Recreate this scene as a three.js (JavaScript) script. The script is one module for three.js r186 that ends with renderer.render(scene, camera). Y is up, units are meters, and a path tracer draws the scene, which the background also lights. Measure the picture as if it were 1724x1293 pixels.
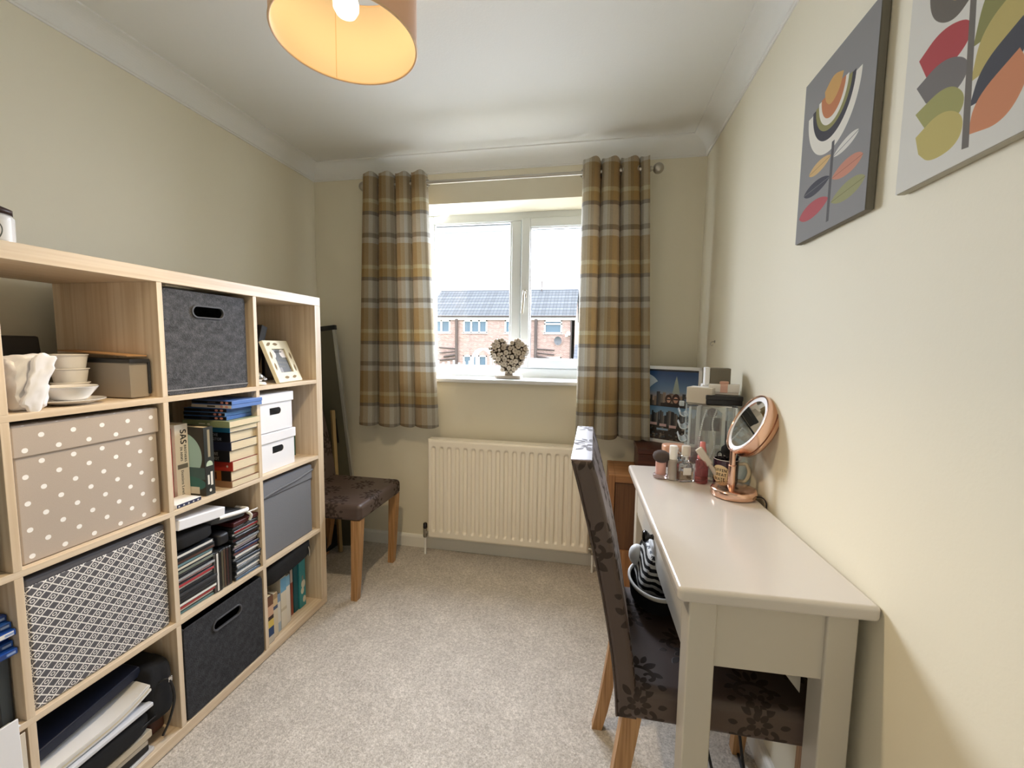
import * as THREE from 'three';
import { RoundedBoxGeometry } from 'three/addons/geometries/RoundedBoxGeometry.js';
import { mergeGeometries } from 'three/addons/utils/BufferGeometryUtils.js';
import { ImprovedNoise } from 'three/addons/math/ImprovedNoise.js';
import { RectAreaLightUniformsLib } from 'three/addons/lights/RectAreaLightUniformsLib.js';

// ---------------------------------------------------------------- camera, sky, daylight, exposure
const scene = new THREE.Scene();
const camera = new THREE.PerspectiveCamera(84.46, 1724 / 1293, 0.02, 200);
camera.rotation.order = 'YXZ';
camera.position.set(1.2418, 1.2544, 1.7589);
camera.rotation.set(-0.0878, 0.1908, 0.0142);
scene.background = new THREE.Color(4.6, 4.69, 4.88);            // overcast white sky
const renderer = new THREE.WebGLRenderer({ antialias: true });
renderer.toneMapping = THREE.LinearToneMapping;
renderer.toneMappingExposure = 1.06;
renderer.shadowMap.enabled = true;
RectAreaLightUniformsLib.init();
const daylight = new THREE.RectAreaLight(new THREE.Color(0.9, 0.985, 1.15), 34.0, 1.6, 1.2);   // overcast sky light falling in through the window
daylight.name = 'window_daylight';
daylight.position.set(0.70, 1.75, -1.4);
daylight.lookAt(0.70 + Math.cos(0.98) * Math.sin(0.15), 1.75 - Math.sin(0.98), -1.4 + Math.cos(0.98) * Math.cos(0.15));
scene.add(daylight);
const LAMP = { x: 0.652, z: 0.8, y: 1.955, r: 0.16, h: 0.2, spot: 2.9, point: 0.055 };

// ---------------------------------------------------------------- helpers
const R = (d) => d * Math.PI / 180;
function rng(seed) { let s = seed >>> 0; return () => { s = (s + 0x6d2b79f5) >>> 0; let t = Math.imul(s ^ (s >>> 15), 1 | s); t = (t + Math.imul(t ^ (t >>> 7), 61 | t)) ^ t; return ((t ^ (t >>> 14)) >>> 0) / 4294967296; }; }
const used = new Map();
function numbered(n) { const k = used.get(n) || 0; used.set(n, k + 1); return k ? n + '_' + String(k).padStart(3, '0') : n; }
function shade(o) { o.traverse((c) => { if (c.isMesh) { c.castShadow = true; c.receiveShadow = true; } }); return o; }
function tag(o, label, category, group) { o.userData.label = label; o.userData.category = category; if (group) o.userData.group = group; return o; }
function thing(name, label, category, pos = [0, 0, 0], ry = 0, group) {
  const o = new THREE.Group(); o.name = numbered(name); o.position.set(...pos); o.rotation.y = ry; scene.add(o); return tag(o, label, category, group);
}
function part(parent, name, geo, mat, pos, rot, label) {
  const m = new THREE.Mesh(geo, mat); m.name = name; m.castShadow = m.receiveShadow = true;
  if (pos) m.position.set(...pos); if (rot) m.rotation.set(...rot); if (label) m.userData.label = label; parent.add(m); return m;
}
function solo(name, label, category, geo, mat, pos = [0, 0, 0], rot = [0, 0, 0], group) {
  const m = part(scene, numbered(name), geo, mat, pos, rot); return tag(m, label, category, group);
}
function struct(name, geo, mat, parent = scene) { const m = part(parent, parent === scene ? numbered(name) : name, geo, mat); if (parent === scene) m.userData.kind = 'structure'; return m; }
function structGroup(name) { const g = new THREE.Group(); g.name = name; g.userData.kind = 'structure'; scene.add(g); return g; }

// box projected uv in metres; grain: axis index that u runs along (for wood)
function muv(g, grain = -1) {
  if (g.index) g = g.toNonIndexed();
  const p = g.attributes.position, n = g.attributes.normal, uv = new Float32Array(p.count * 2);
  for (let i = 0; i < p.count; i += 3) {
    let ax = 0, ay = 0, az = 0;
    for (let k = 0; k < 3; k++) { ax += Math.abs(n.getX(i + k)); ay += Math.abs(n.getY(i + k)); az += Math.abs(n.getZ(i + k)); }
    const d = ax >= ay && ax >= az ? 0 : ay >= az ? 1 : 2;
    let u = d === 0 ? 2 : 0, v = d === 1 ? 2 : 1;
    if (grain >= 0 && v === grain) [u, v] = [v, u];
    for (let k = 0; k < 3; k++) { const c = [p.getX(i + k), p.getY(i + k), p.getZ(i + k)]; uv[(i + k) * 2] = c[u]; uv[(i + k) * 2 + 1] = c[v]; }
  }
  g.setAttribute('uv', new THREE.BufferAttribute(uv, 2)); return g;
}
function rb(w, h, d, r = 0.003, seg = 2) { return new RoundedBoxGeometry(w, h, d, seg, Math.min(r, w / 2.01, h / 2.01, d / 2.01)); }
// rounded box given by its corners
function bx(x0, x1, y0, y1, z0, z1, r = 0.002, grain = -1) { return muv(rb(x1 - x0, y1 - y0, z1 - z0, r, 1).translate((x0 + x1) / 2, (y0 + y1) / 2, (z0 + z1) / 2), grain); }
function plain(x0, x1, y0, y1, z0, z1, grain = -1) { return muv(new THREE.BoxGeometry(x1 - x0, y1 - y0, z1 - z0).translate((x0 + x1) / 2, (y0 + y1) / 2, (z0 + z1) / 2), grain); }
function strip(g) { g = g.index ? g.toNonIndexed() : g; for (const k of Object.keys(g.attributes)) if (!['position', 'normal', 'uv'].includes(k)) g.deleteAttribute(k); g.clearGroups(); return g; }
function merge(list) { return mergeGeometries(list.map(strip), false); }
function cyl(r0, r1, h, seg = 24, open = false) { return new THREE.CylinderGeometry(r0, r1, h, seg, 1, open); }
function lathe(pts, seg = 32) { return new THREE.LatheGeometry(pts.map((p) => new THREE.Vector2(p[0], p[1])), seg); }
function tube(pts, r, seg = 40, rad = 8, closed = false) { return new THREE.TubeGeometry(new THREE.CatmullRomCurve3(pts.map((p) => new THREE.Vector3(...p)), closed), seg, r, rad, closed); }
function slabShape(pts) { const s = new THREE.Shape(); pts.forEach((p, i) => (i ? s.lineTo(p[0], p[1]) : s.moveTo(p[0], p[1]))); return s; }
function roundRect(w, h, r) { const s = new THREE.Shape(), x = -w / 2, y = -h / 2; s.moveTo(x + r, y); s.lineTo(x + w - r, y); s.absarc(x + w - r, y + r, r, -Math.PI / 2, 0); s.lineTo(x + w, y + h - r); s.absarc(x + w - r, y + h - r, r, 0, Math.PI / 2); s.lineTo(x + r, y + h); s.absarc(x + r, y + h - r, r, Math.PI / 2, Math.PI); s.lineTo(x, y + r); s.absarc(x + r, y + r, r, Math.PI, Math.PI * 1.5); return s; }
function extr(shape, depth, bevel = 0, seg = 2, curve = 10) { return new THREE.ExtrudeGeometry(shape, { depth, bevelEnabled: bevel > 0, bevelThickness: bevel, bevelSize: bevel, bevelOffset: -bevel, bevelSegments: seg, curveSegments: curve }); }

// tileable value noise, several octaves, 0..1
function noiseField(n, base, octaves, seed, sx = 1, sy = 1) {
  const out = new Float32Array(n * n); let amp = 1, total = 0;
  for (let o = 0; o < octaves; o++) {
    const fx = Math.max(1, Math.round(base * sx * 2 ** o)), fy = Math.max(1, Math.round(base * sy * 2 ** o)), r = rng(seed + o * 77), g = new Float32Array(fx * fy).map(() => r());
    for (let y = 0; y < n; y++) {
      const gy = y / n * fy, y0 = Math.floor(gy), ty = gy - y0, sy2 = ty * ty * (3 - 2 * ty);
      for (let x = 0; x < n; x++) {
        const gx = x / n * fx, x0 = Math.floor(gx), tx = gx - x0, s = tx * tx * (3 - 2 * tx), a = g[(y0 % fy) * fx + x0 % fx], b = g[(y0 % fy) * fx + (x0 + 1) % fx], c = g[((y0 + 1) % fy) * fx + x0 % fx], d = g[((y0 + 1) % fy) * fx + (x0 + 1) % fx];
        out[y * n + x] += amp * ((a + (b - a) * s) * (1 - sy2) + (c + (d - c) * s) * sy2);
      }
    }
    total += amp; amp *= 0.55;
  }
  for (let i = 0; i < out.length; i++) out[i] /= total;
  return out;
}
const hex = (h) => [(h >> 16) & 255, (h >> 8) & 255, h & 255];
function dataTex(n, f, srgb, size = 1, sizeY = size) {
  const d = new Uint8Array(n * n * 4);
  for (let i = 0; i < n * n; i++) { const c = f(i, i % n, Math.floor(i / n)); d[i * 4] = c[0]; d[i * 4 + 1] = c[1]; d[i * 4 + 2] = c[2]; d[i * 4 + 3] = 255; }
  const t = new THREE.DataTexture(d, n, n); t.magFilter = THREE.LinearFilter; t.wrapS = t.wrapT = THREE.RepeatWrapping; if (srgb) t.colorSpace = THREE.SRGBColorSpace;
  t.repeat.set(1 / size, 1 / sizeY); t.needsUpdate = true; return t;
}
const mixc = (a, b, t) => [a[0] + (b[0] - a[0]) * t, a[1] + (b[1] - a[1]) * t, a[2] + (b[2] - a[2]) * t];
const greyTex = (field, n, size, lo = 0, hi = 255) => dataTex(n, (i) => { const v = lo + field[i] * (hi - lo); return [v, v, v]; }, false, size);
function canvasTex(w, h, draw, size, sizeY = size) {
  const c = document.createElement('canvas'); c.width = w; c.height = h; draw(c.getContext('2d'), w, h);
  const t = new THREE.CanvasTexture(c); t.colorSpace = THREE.SRGBColorSpace; t.wrapS = t.wrapT = THREE.RepeatWrapping; if (size) t.repeat.set(1 / size, 1 / sizeY); return t;
}
const std = (color, roughness = 0.6, o = {}) => new THREE.MeshStandardMaterial({ color, roughness, ...o });
const phys = (color, roughness = 0.6, o = {}) => new THREE.MeshPhysicalMaterial({ color, roughness, ...o });

// ---------------------------------------------------------------- materials
const nA = noiseField(256, 24, 3, 11), nB = noiseField(256, 6, 5, 23), nFine = noiseField(256, 90, 2, 31), nGrain = noiseField(256, 2, 6, 41, 1, 24);
const wallBump = greyTex(nA, 256, 0.12);
const M = {};
M.wall = std(0xe8e1cb, 0.85, { bumpMap: wallBump, bumpScale: 0.0001 });
M.ceiling = std(0xe9e8e2, 0.9, { bumpMap: wallBump, bumpScale: 0.0002 });
M.trim = std(0xf0eee6, 0.5);
M.upvc = std(0xd0d4d4, 0.3);
M.sill = std(0xeceeed, 0.3);
M.gasket = std(0x2a2c30, 0.7);
M.glass = phys(0xffffff, 0.0, { transmission: 1, thickness: 0, ior: 1.45 });
{ const n = 512, f = noiseField(n, 128, 2, 5), g = noiseField(n, 60, 3, 6), h = noiseField(n, 5, 3, 7);
  M.carpet = std(0xffffff, 1, {
    map: dataTex(n, (i) => { let v = 0.5 * f[i] + 0.5 * g[i]; v = Math.min(1, Math.max(0, (v - 0.2) * 1.7)); const b = 0.93 + 0.12 * h[i]; const c = mixc(hex(0xa9a196), hex(0xe4dcd2), v); return c.map((x) => Math.min(255, x * b)); }, true, 0.42),
    bumpMap: dataTex(n, (i) => { const v = 255 * (0.5 * f[i] + 0.5 * g[i]); return [v, v, v]; }, false, 0.42), bumpScale: 0.003 }); }
function woodMat(light, dark, size, rough, seed, amount = 1) {
  const n = 256, g = noiseField(n, 2, 6, seed, 1, 26), h = noiseField(n, 3, 3, seed + 9, 1, 6);
  return std(0xffffff, rough, { map: dataTex(n, (i) => mixc(hex(light), hex(dark), Math.min(1, Math.max(0, ((g[i] - 0.5) * 2.2 + (h[i] - 0.5) * 0.9) * amount + 0.4))), true, size, size * 0.5), bumpMap: dataTex(n, (i) => { const v = 255 * g[i]; return [v, v, v]; }, false, size, size * 0.5), bumpScale: 0.0003 });
}
M.shelf = woodMat(0xe8d6bd, 0xd2ba9a, 0.9, 0.42, 101, 0.8);
M.oak = woodMat(0xbd9263, 0x9c7146, 0.4, 0.45, 131);
M.darkwood = woodMat(0x5a2e1c, 0x3c1d12, 0.4, 0.4, 151);
M.tanwood = woodMat(0xa9784c, 0x8a5e38, 0.4, 0.55, 171);
M.tanpanel = woodMat(0x6f4a2c, 0x5c3b22, 0.5, 0.6, 191);
M.desk = std(0xcec8bc, 0.4);
M.deskTop = phys(0xd3cdc6, 0.22, { clearcoat: 0.4, clearcoatRoughness: 0.12 });
M.radiator = std(0xf4ecdb, 0.35);
M.chrome = std(0xd8d8d8, 0.16, { metalness: 1 });
M.brushed = std(0xb9b4aa, 0.32, { metalness: 1 });
M.darkmetal = std(0x4a4a4c, 0.2, { metalness: 1 });
M.rose = std(0xecc4ae, 0.17, { metalness: 1 });
M.mirror = std(0xf2f4f6, 0.015, { metalness: 1 });
M.white = std(0xf4f3f0, 0.5);
M.card = std(0xefeff2, 0.6);
M.black = std(0x111113, 0.5);
M.blackcloth = std(0x17171a, 0.9, { bumpMap: greyTex(nFine, 256, 0.05), bumpScale: 0.001 });
M.ceramic = phys(0xf0ede8, 0.15, { clearcoat: 0.5 });
M.pages = std(0xffffff, 0.8, { map: dataTex(128, (i, x, y) => { const v = 0.86 + 0.14 * nGrain[(y * 2 % 256) * 256 + x]; return [243 * v, 226 * v, 190 * v]; }, true, 0.05, 0.02) });
M.acrylic = phys(0xffffff, 0.04, { transmission: 1, thickness: 0.002, ior: 1.45 });
M.acrylicEdge = phys(0xeef3f2, 0.1, { transmission: 0.55, thickness: 0 });
M.acrylicThin = phys(0xf6f8f8, 0.03, { transmission: 0.93, thickness: 0, ior: 1.5 });
M.liquidPink = phys(0xf2b4b4, 0.06, { transmission: 0.9, thickness: 0.02, attenuationColor: new THREE.Color(0xe0808a), attenuationDistance: 0.05, ior: 1.35 });
function felt(a, b, seed, size = 0.16) { const n = 256, f = noiseField(n, 14, 4, seed), g = noiseField(n, 80, 2, seed + 3); return std(0xffffff, 0.95, { map: dataTex(n, (i) => mixc(hex(a), hex(b), Math.min(1, Math.max(0, (f[i] * 0.6 + g[i] * 0.4 - 0.28) * 2.2))), true, size), bumpMap: greyTex(g, n, size), bumpScale: 0.0012 }); }
M.feltGrey = felt(0x34363a, 0x5c5d62, 211);
M.feltDark = felt(0x26282c, 0x3e3f44, 223);
M.greyCloth = std(0x7b7d83, 0.9, { bumpMap: greyTex(nFine, 256, 0.08), bumpScale: 0.0006 });
// polka dots, staggered, in metres
M.polka = std(0xffffff, 0.85, { map: dataTex(256, (i, x, y) => { const n = 256, on = (cx, cy) => { let dx = Math.abs(x - cx), dy = Math.abs(y - cy); dx = Math.min(dx, n - dx); dy = Math.min(dy, n - dy); return dx * dx + dy * dy < 24 * 24; }; return on(64, 64) || on(192, 192) ? [250, 248, 244] : mixc([182, 168, 154], [190, 176, 162], nFine[i]); }, true, 0.062) });
// woven diamonds: a white lattice, every other row with a small ring in each diamond
M.diamond = std(0xffffff, 0.9, { map: canvasTex(256, 256, (c, w, h) => {
  c.fillStyle = '#5c5b60'; c.fillRect(0, 0, w, h); c.strokeStyle = '#eeebe7'; c.lineWidth = 15; c.lineJoin = 'miter';
  for (let y = -1; y < 4; y++) for (let x = -1; x < 4; x++) { const cx = x * 128 + (y & 1 ? 64 : 0), cy = y * 64; c.beginPath(); c.moveTo(cx - 64, cy); c.lineTo(cx, cy - 64); c.lineTo(cx + 64, cy); c.lineTo(cx, cy + 64); c.closePath(); c.stroke(); }
  for (let y = -1; y < 6; y++) for (let x = -1; x < 4; x++) { const cx = x * 128 + (y & 1 ? 64 : 0), cy = y * 64; if ((x + ((y + 8) >> 1)) % 2 === 0) { c.lineWidth = 10; c.beginPath(); c.ellipse(cx, cy, 20, 20, 0, 0, 7); c.stroke(); } }
}, 0.05, 0.044) });
// tonal brown damask velvet
function damask(bg, fg) {
  return (c, w, h) => {
    c.fillStyle = bg; c.fillRect(0, 0, w, h); c.fillStyle = fg; c.strokeStyle = fg; c.lineCap = 'round';
    const leaf = (x, y, a, l, b) => { c.save(); c.translate(x, y); c.rotate(a); c.beginPath(); c.moveTo(0, 0); c.bezierCurveTo(l * 0.15, -b * 1.3, l * 0.75, -b * 1.2, l, -b * 0.1); c.bezierCurveTo(l * 0.8, b * 0.7, l * 0.3, b * 0.9, 0, 0); c.fill(); c.restore(); };
    const motif = (x, y, f) => {
      for (let k = 0; k < 7; k++) leaf(x + 14 * Math.cos(k * 0.9), y - 26 + 14 * Math.sin(k * 0.9), k * 0.9, 44, 19);
      for (const m of [-1, 1]) { c.lineWidth = 20; c.beginPath(); c.moveTo(x + m * 6, y + 84); c.bezierCurveTo(x + m * 70, y + 80, x + m * 96, y + 20, x + m * 58, y + 4); c.stroke(); c.lineWidth = 15; c.beginPath(); c.arc(x + m * 52, y + 24, 20, m > 0 ? -1.2 : -1.9, m > 0 ? 2.6 : 0.6, m < 0); c.stroke();
        leaf(x + m * 30, y + 84, m > 0 ? 0.5 : Math.PI - 0.5, 74, 24); leaf(x + m * 74, y + 56, m > 0 ? -0.5 : Math.PI + 0.5, 52, 19); leaf(x + m * 34, y - 66, m > 0 ? -0.9 : Math.PI + 0.9, 62, 20); leaf(x + m * 86, y - 22, m > 0 ? -0.2 : Math.PI + 0.2, 42, 17); leaf(x + m * 24, y + 110, m > 0 ? 1.1 : Math.PI - 1.1, 60, 18); }
      leaf(x, y + 92, Math.PI / 2, 66, 20); leaf(x, y - 62, -Math.PI / 2, 62, 22); };
    for (const [x, y] of [[128, 128], [384, 384], [128, 640], [384, -128], [-128, 384], [640, 384], [384, 896], [640, -128], [-128, -128], [128, -384]]) motif(x, y);
  };
}
{ const map = canvasTex(512, 512, damask('#54453f', '#33261f'), 0.25), rough = canvasTex(512, 512, damask('#6a6a6a', '#d0d0d0'), 0.25); rough.colorSpace = THREE.NoColorSpace;
  const sh = canvasTex(512, 512, damask('#ffffff', '#4a4a4a'), 0.25);
  M.damask = phys(0xffffff, 0.9, { map, roughnessMap: rough, sheen: 1, sheenColor: new THREE.Color(0.75, 0.7, 0.72), sheenColorMap: sh, sheenRoughness: 0.28, bumpMap: rough, bumpScale: 0.0008 }); }
// plaid curtain: weft bands by height, warp columns across the cloth; uv in metres
{ const weft = [[0, '#6d6358'], [0.013, '#c9c1ae'], [0.112, '#7d7466'], [0.137, '#d2ccbd'], [0.168, '#a98e62'], [0.289, '#d6c796'], [0.31, '#b5965c'], [0.356, '#6d6358']], P = 0.363;
  const warp = [[0, '#98703f'], [0.06, '#b49c76'], [0.1, '#c9c6ba'], [0.135, '#9f988a'], [0.165, '#d8d6cc'], [0.205, '#bfae8e'], [0.225, '#8f744e'], [0.25, '#a87f47']], Q = 0.3;
  const pick = (list, p) => { let c = list[0][1]; for (const [s, v] of list) if (p >= s) c = v; return hex(parseInt(c.slice(1), 16)); };
  const n = 512, map = dataTex(n, (i, x, y) => { const a = pick(weft, (1 - y / n) * P), b = pick(warp, x / n * Q), t = nFine[(y % 256) * 256 + x % 256], c = mixc(a, b, 0.46); return c.map((v) => v * (0.81 + 0.12 * t)); }, true, Q, P);
  M.plaid = phys(0xffffff, 0.95, { map, transmission: 0.1, thickness: 0, side: THREE.DoubleSide, bumpMap: greyTex(nFine, 256, 0.06), bumpScale: 0.0008 }); }

// ---------------------------------------------------------------- the room
const XL = -0.4757, XR = 1.7797, ZB = -0.6468, ZF = 2.75, H = 2.3235, CV = 0.0835;
const WX0 = 0.16, WX1 = 1.30, WY0 = 1.04, WY1 = 2.072;                // window opening
struct('floor', plain(XL - 0.2, XR + 0.2, -0.12, 0, ZB - 0.3, ZF + 0.2), M.carpet);
struct('ceiling', plain(XL - 0.2, XR + 0.2, H, H + 0.15, ZB - 0.3, ZF + 0.2), M.ceiling);
struct('wall_left', plain(XL - 0.2, XL, 0, H, ZB - 0.3, ZF + 0.2), M.wall);
struct('wall_right', plain(XR, XR + 0.2, 0, H, ZB - 0.3, ZF + 0.2), M.wall);
struct('wall_front', plain(XL, XR, 0, H, ZF, ZF + 0.2), M.wall);
struct('wall_back', merge([plain(XL, WX0, 0, H, ZB - 0.3, ZB), plain(WX1, XR, 0, H, ZB - 0.3, ZB), plain(WX0, WX1, 0, WY0, ZB - 0.3, ZB), plain(WX0, WX1, WY1, H, ZB - 0.3, ZB)]), M.wall);
// plaster cove with a small lip on either edge
{ const prof = [[0, 0.004], [0, -CV], [0.005, -CV], [0.006, -CV + 0.006]];
  for (let i = 0; i <= 12; i++) { const a = Math.PI - (i / 12) * Math.PI / 2; prof.push([CV - 0.006 + (CV - 0.014) * Math.cos(a) + 0.002, -CV + 0.008 + (CV - 0.014) * Math.sin(a)]); }
  prof.push([CV, -0.005], [CV, 0.004]);
  const cove = (len) => muv(extr(slabShape(prof), len));
  struct('trim_1', cove(ZF - ZB).translate(XL, H, ZB), M.ceiling);
  struct('trim_2', cove(ZF - ZB).rotateY(Math.PI).translate(XR, H, ZF), M.ceiling);
  struct('trim_3', cove(XR - XL).rotateY(-Math.PI / 2).translate(XR, H, ZB), M.ceiling);
  struct('trim_4', cove(XR - XL).rotateY(Math.PI / 2).translate(XL, H, ZF), M.ceiling); }
// skirting boards
{ const prof = [[0, 0], [0.017, 0], [0.017, 0.062], [0.014, 0.07], [0.008, 0.075], [0, 0.077]], sk = (len) => muv(extr(slabShape(prof), len));
  struct('baseboard_left', sk(ZF - ZB).translate(XL, 0, ZB), M.trim);
  struct('baseboard_right', sk(ZF - ZB).rotateY(Math.PI).translate(XR, 0, ZF), M.trim);
  struct('baseboard_back', sk(XR - XL).rotateY(-Math.PI / 2).translate(XR, 0, ZB), M.trim);
  struct('baseboard_front', sk(XR - XL).rotateY(Math.PI / 2).translate(XL, 0, ZF), M.trim); }

// window: fixed left light, opening right casement
{ const w = structGroup('window_1'), Z = -0.857, D = 0.065;
  const bar = (x0, x1, y0, y1, z0 = Z - D, z1 = Z, r = 0.006) => bx(x0, x1, y0, y1, z0, z1, r);
  struct('window_frame', merge([bar(WX0, WX0 + 0.055, 1.055, WY1), bar(WX1 - 0.05, WX1, 1.055, WY1), bar(WX0 + 0.0545, WX1 - 0.0495, 2.02, WY1 + 0.01), bar(WX0 + 0.0545, WX1 - 0.0495, 1.05, 1.122), bar(0.722, 0.782, 1.1215, 2.0205),
    bar(WX0 + 0.05, WX0 + 0.062, 1.115, 2.026, Z - 0.045, Z - 0.01, 0.004), bar(0.71, 0.724, 1.115, 2.026, Z - 0.045, Z - 0.008, 0.004), bar(WX0 + 0.0615, 0.7105, 2.014, 2.026, Z - 0.045, Z - 0.009, 0.004), bar(WX0 + 0.0615, 0.7105, 1.116, 1.133, Z - 0.045, Z - 0.009, 0.004)]), M.upvc, w);
  struct('casement_sash', merge([bar(0.785, 0.838, 1.125, 2.033, Z - D, Z + 0.012), bar(1.203, 1.256, 1.125, 2.033, Z - D, Z + 0.012), bar(0.8375, 1.2035, 1.978, 2.033, Z - D, Z + 0.012), bar(0.8375, 1.2035, 1.125, 1.178, Z - D, Z + 0.012),
    bar(0.834, 0.845, 1.17, 1.985, Z - 0.04, Z + 0.002, 0.004), bar(1.197, 1.208, 1.17, 1.985, Z - 0.04, Z + 0.002, 0.004), bar(0.8445, 1.1975, 1.972, 1.984, Z - 0.04, Z + 0.0018, 0.004), bar(0.8445, 1.1975, 1.172, 1.184, Z - 0.04, Z + 0.0018, 0.004)]), M.upvc, w);
  const ring = (x0, x1, y0, y1, z) => merge([plain(x0, x0 + 0.005, y0, y1, z - 0.004, z), plain(x1 - 0.005, x1, y0, y1, z - 0.004, z), plain(x0, x1, y1 - 0.006, y1, z - 0.004, z), plain(x0, x1, y0, y0 + 0.005, z - 0.004, z)]);
  struct('gasket', ring(0.214, 0.716, 1.13, 2.016, Z - 0.034), M.gasket, w);
  struct('gasket', ring(0.842, 1.2, 1.18, 1.976, Z - 0.028), M.gasket, w);
  struct('pane', new THREE.PlaneGeometry(0.51, 0.9).translate(0.465, 1.573, Z - 0.04), M.glass, w);
  struct('pane', new THREE.PlaneGeometry(0.37, 0.81).translate(1.021, 1.578, Z - 0.034), M.glass, w);
  struct('handle', merge([rb(0.024, 0.05, 0.012, 0.005).translate(0.812, 1.578, Z + 0.018), cyl(0.008, 0.008, 0.03, 14).rotateX(Math.PI / 2).translate(0.812, 1.582, Z + 0.03), tube([[0.812, 1.592, Z + 0.045], [0.81, 1.57, Z + 0.05], [0.808, 1.52, Z + 0.05], [0.802, 1.47, Z + 0.043], [0.801, 1.458, Z + 0.041]], 0.0075, 20, 10)]), M.brushed, w);
  struct('window_sill', merge([bx(WX0 + 0.001, WX1 - 0.001, WY0, 1.064, -0.86, ZB - 0.0015, 0.002), bx(WX0 - 0.03, WX1 + 0.03, WY0, 1.064, ZB - 0.002, ZB + 0.035, 0.008)]), M.sill, w); }

// ---------------------------------------------------------------- outdoors
M.brick = std(0xffffff, 0.9, { map: canvasTex(512, 512, (c, w, h) => { const r = rng(77); c.fillStyle = '#b8b2ac'; c.fillRect(0, 0, w, h); for (let j = 0; j < 16; j++) for (let i = -1; i < 6; i++) { const t = r(), v = mixc([146, 118, 112], [178, 150, 142], t); c.fillStyle = `rgb(${v.map(Math.round)})`; c.fillRect(i * 85.33 + (j % 2) * 42.7 + 3, j * 32 + 3, 80, 27); } }, 1.35, 1.2) });
M.tile = std(0x6a727e, 0.8, { map: canvasTex(256, 64, (c, w, h) => { const r = rng(5); for (let i = 0; i < 8; i++) { const v = 214 + r() * 26; c.fillStyle = `rgb(${v},${v},${v})`; c.fillRect(i * 32, 0, 32, h); c.fillStyle = '#a8a8a8'; c.fillRect(i * 32, 0, 4, h); } }, 2.4, 0.35) });
M.pipe = std(0x4a4140, 0.6);
M.farglass = phys(0x5f7484, 0.45, { specularIntensity: 0.4 });
M.grass = std(0x55633f, 1);
M.paving = std(0xb9b4aa, 0.9);
struct('ground', plain(-40, 30, -2.9, -2.7, -60, -0.96), M.grass);
struct('patio', plain(-3, 5, -2.7, -2.66, -6, -0.96), M.paving);
struct('roof_eave', merge([plain(-2, 3.5, 2.34, 2.44, -1.45, -0.95), plain(-2, 3.5, 2.22, 2.42, -1.5, -1.44), cyl(0.06, 0.06, 5.5, 16).rotateZ(Math.PI / 2).translate(0.75, 2.21, -1.56)]), std(0x8d9296, 0.6));
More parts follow.
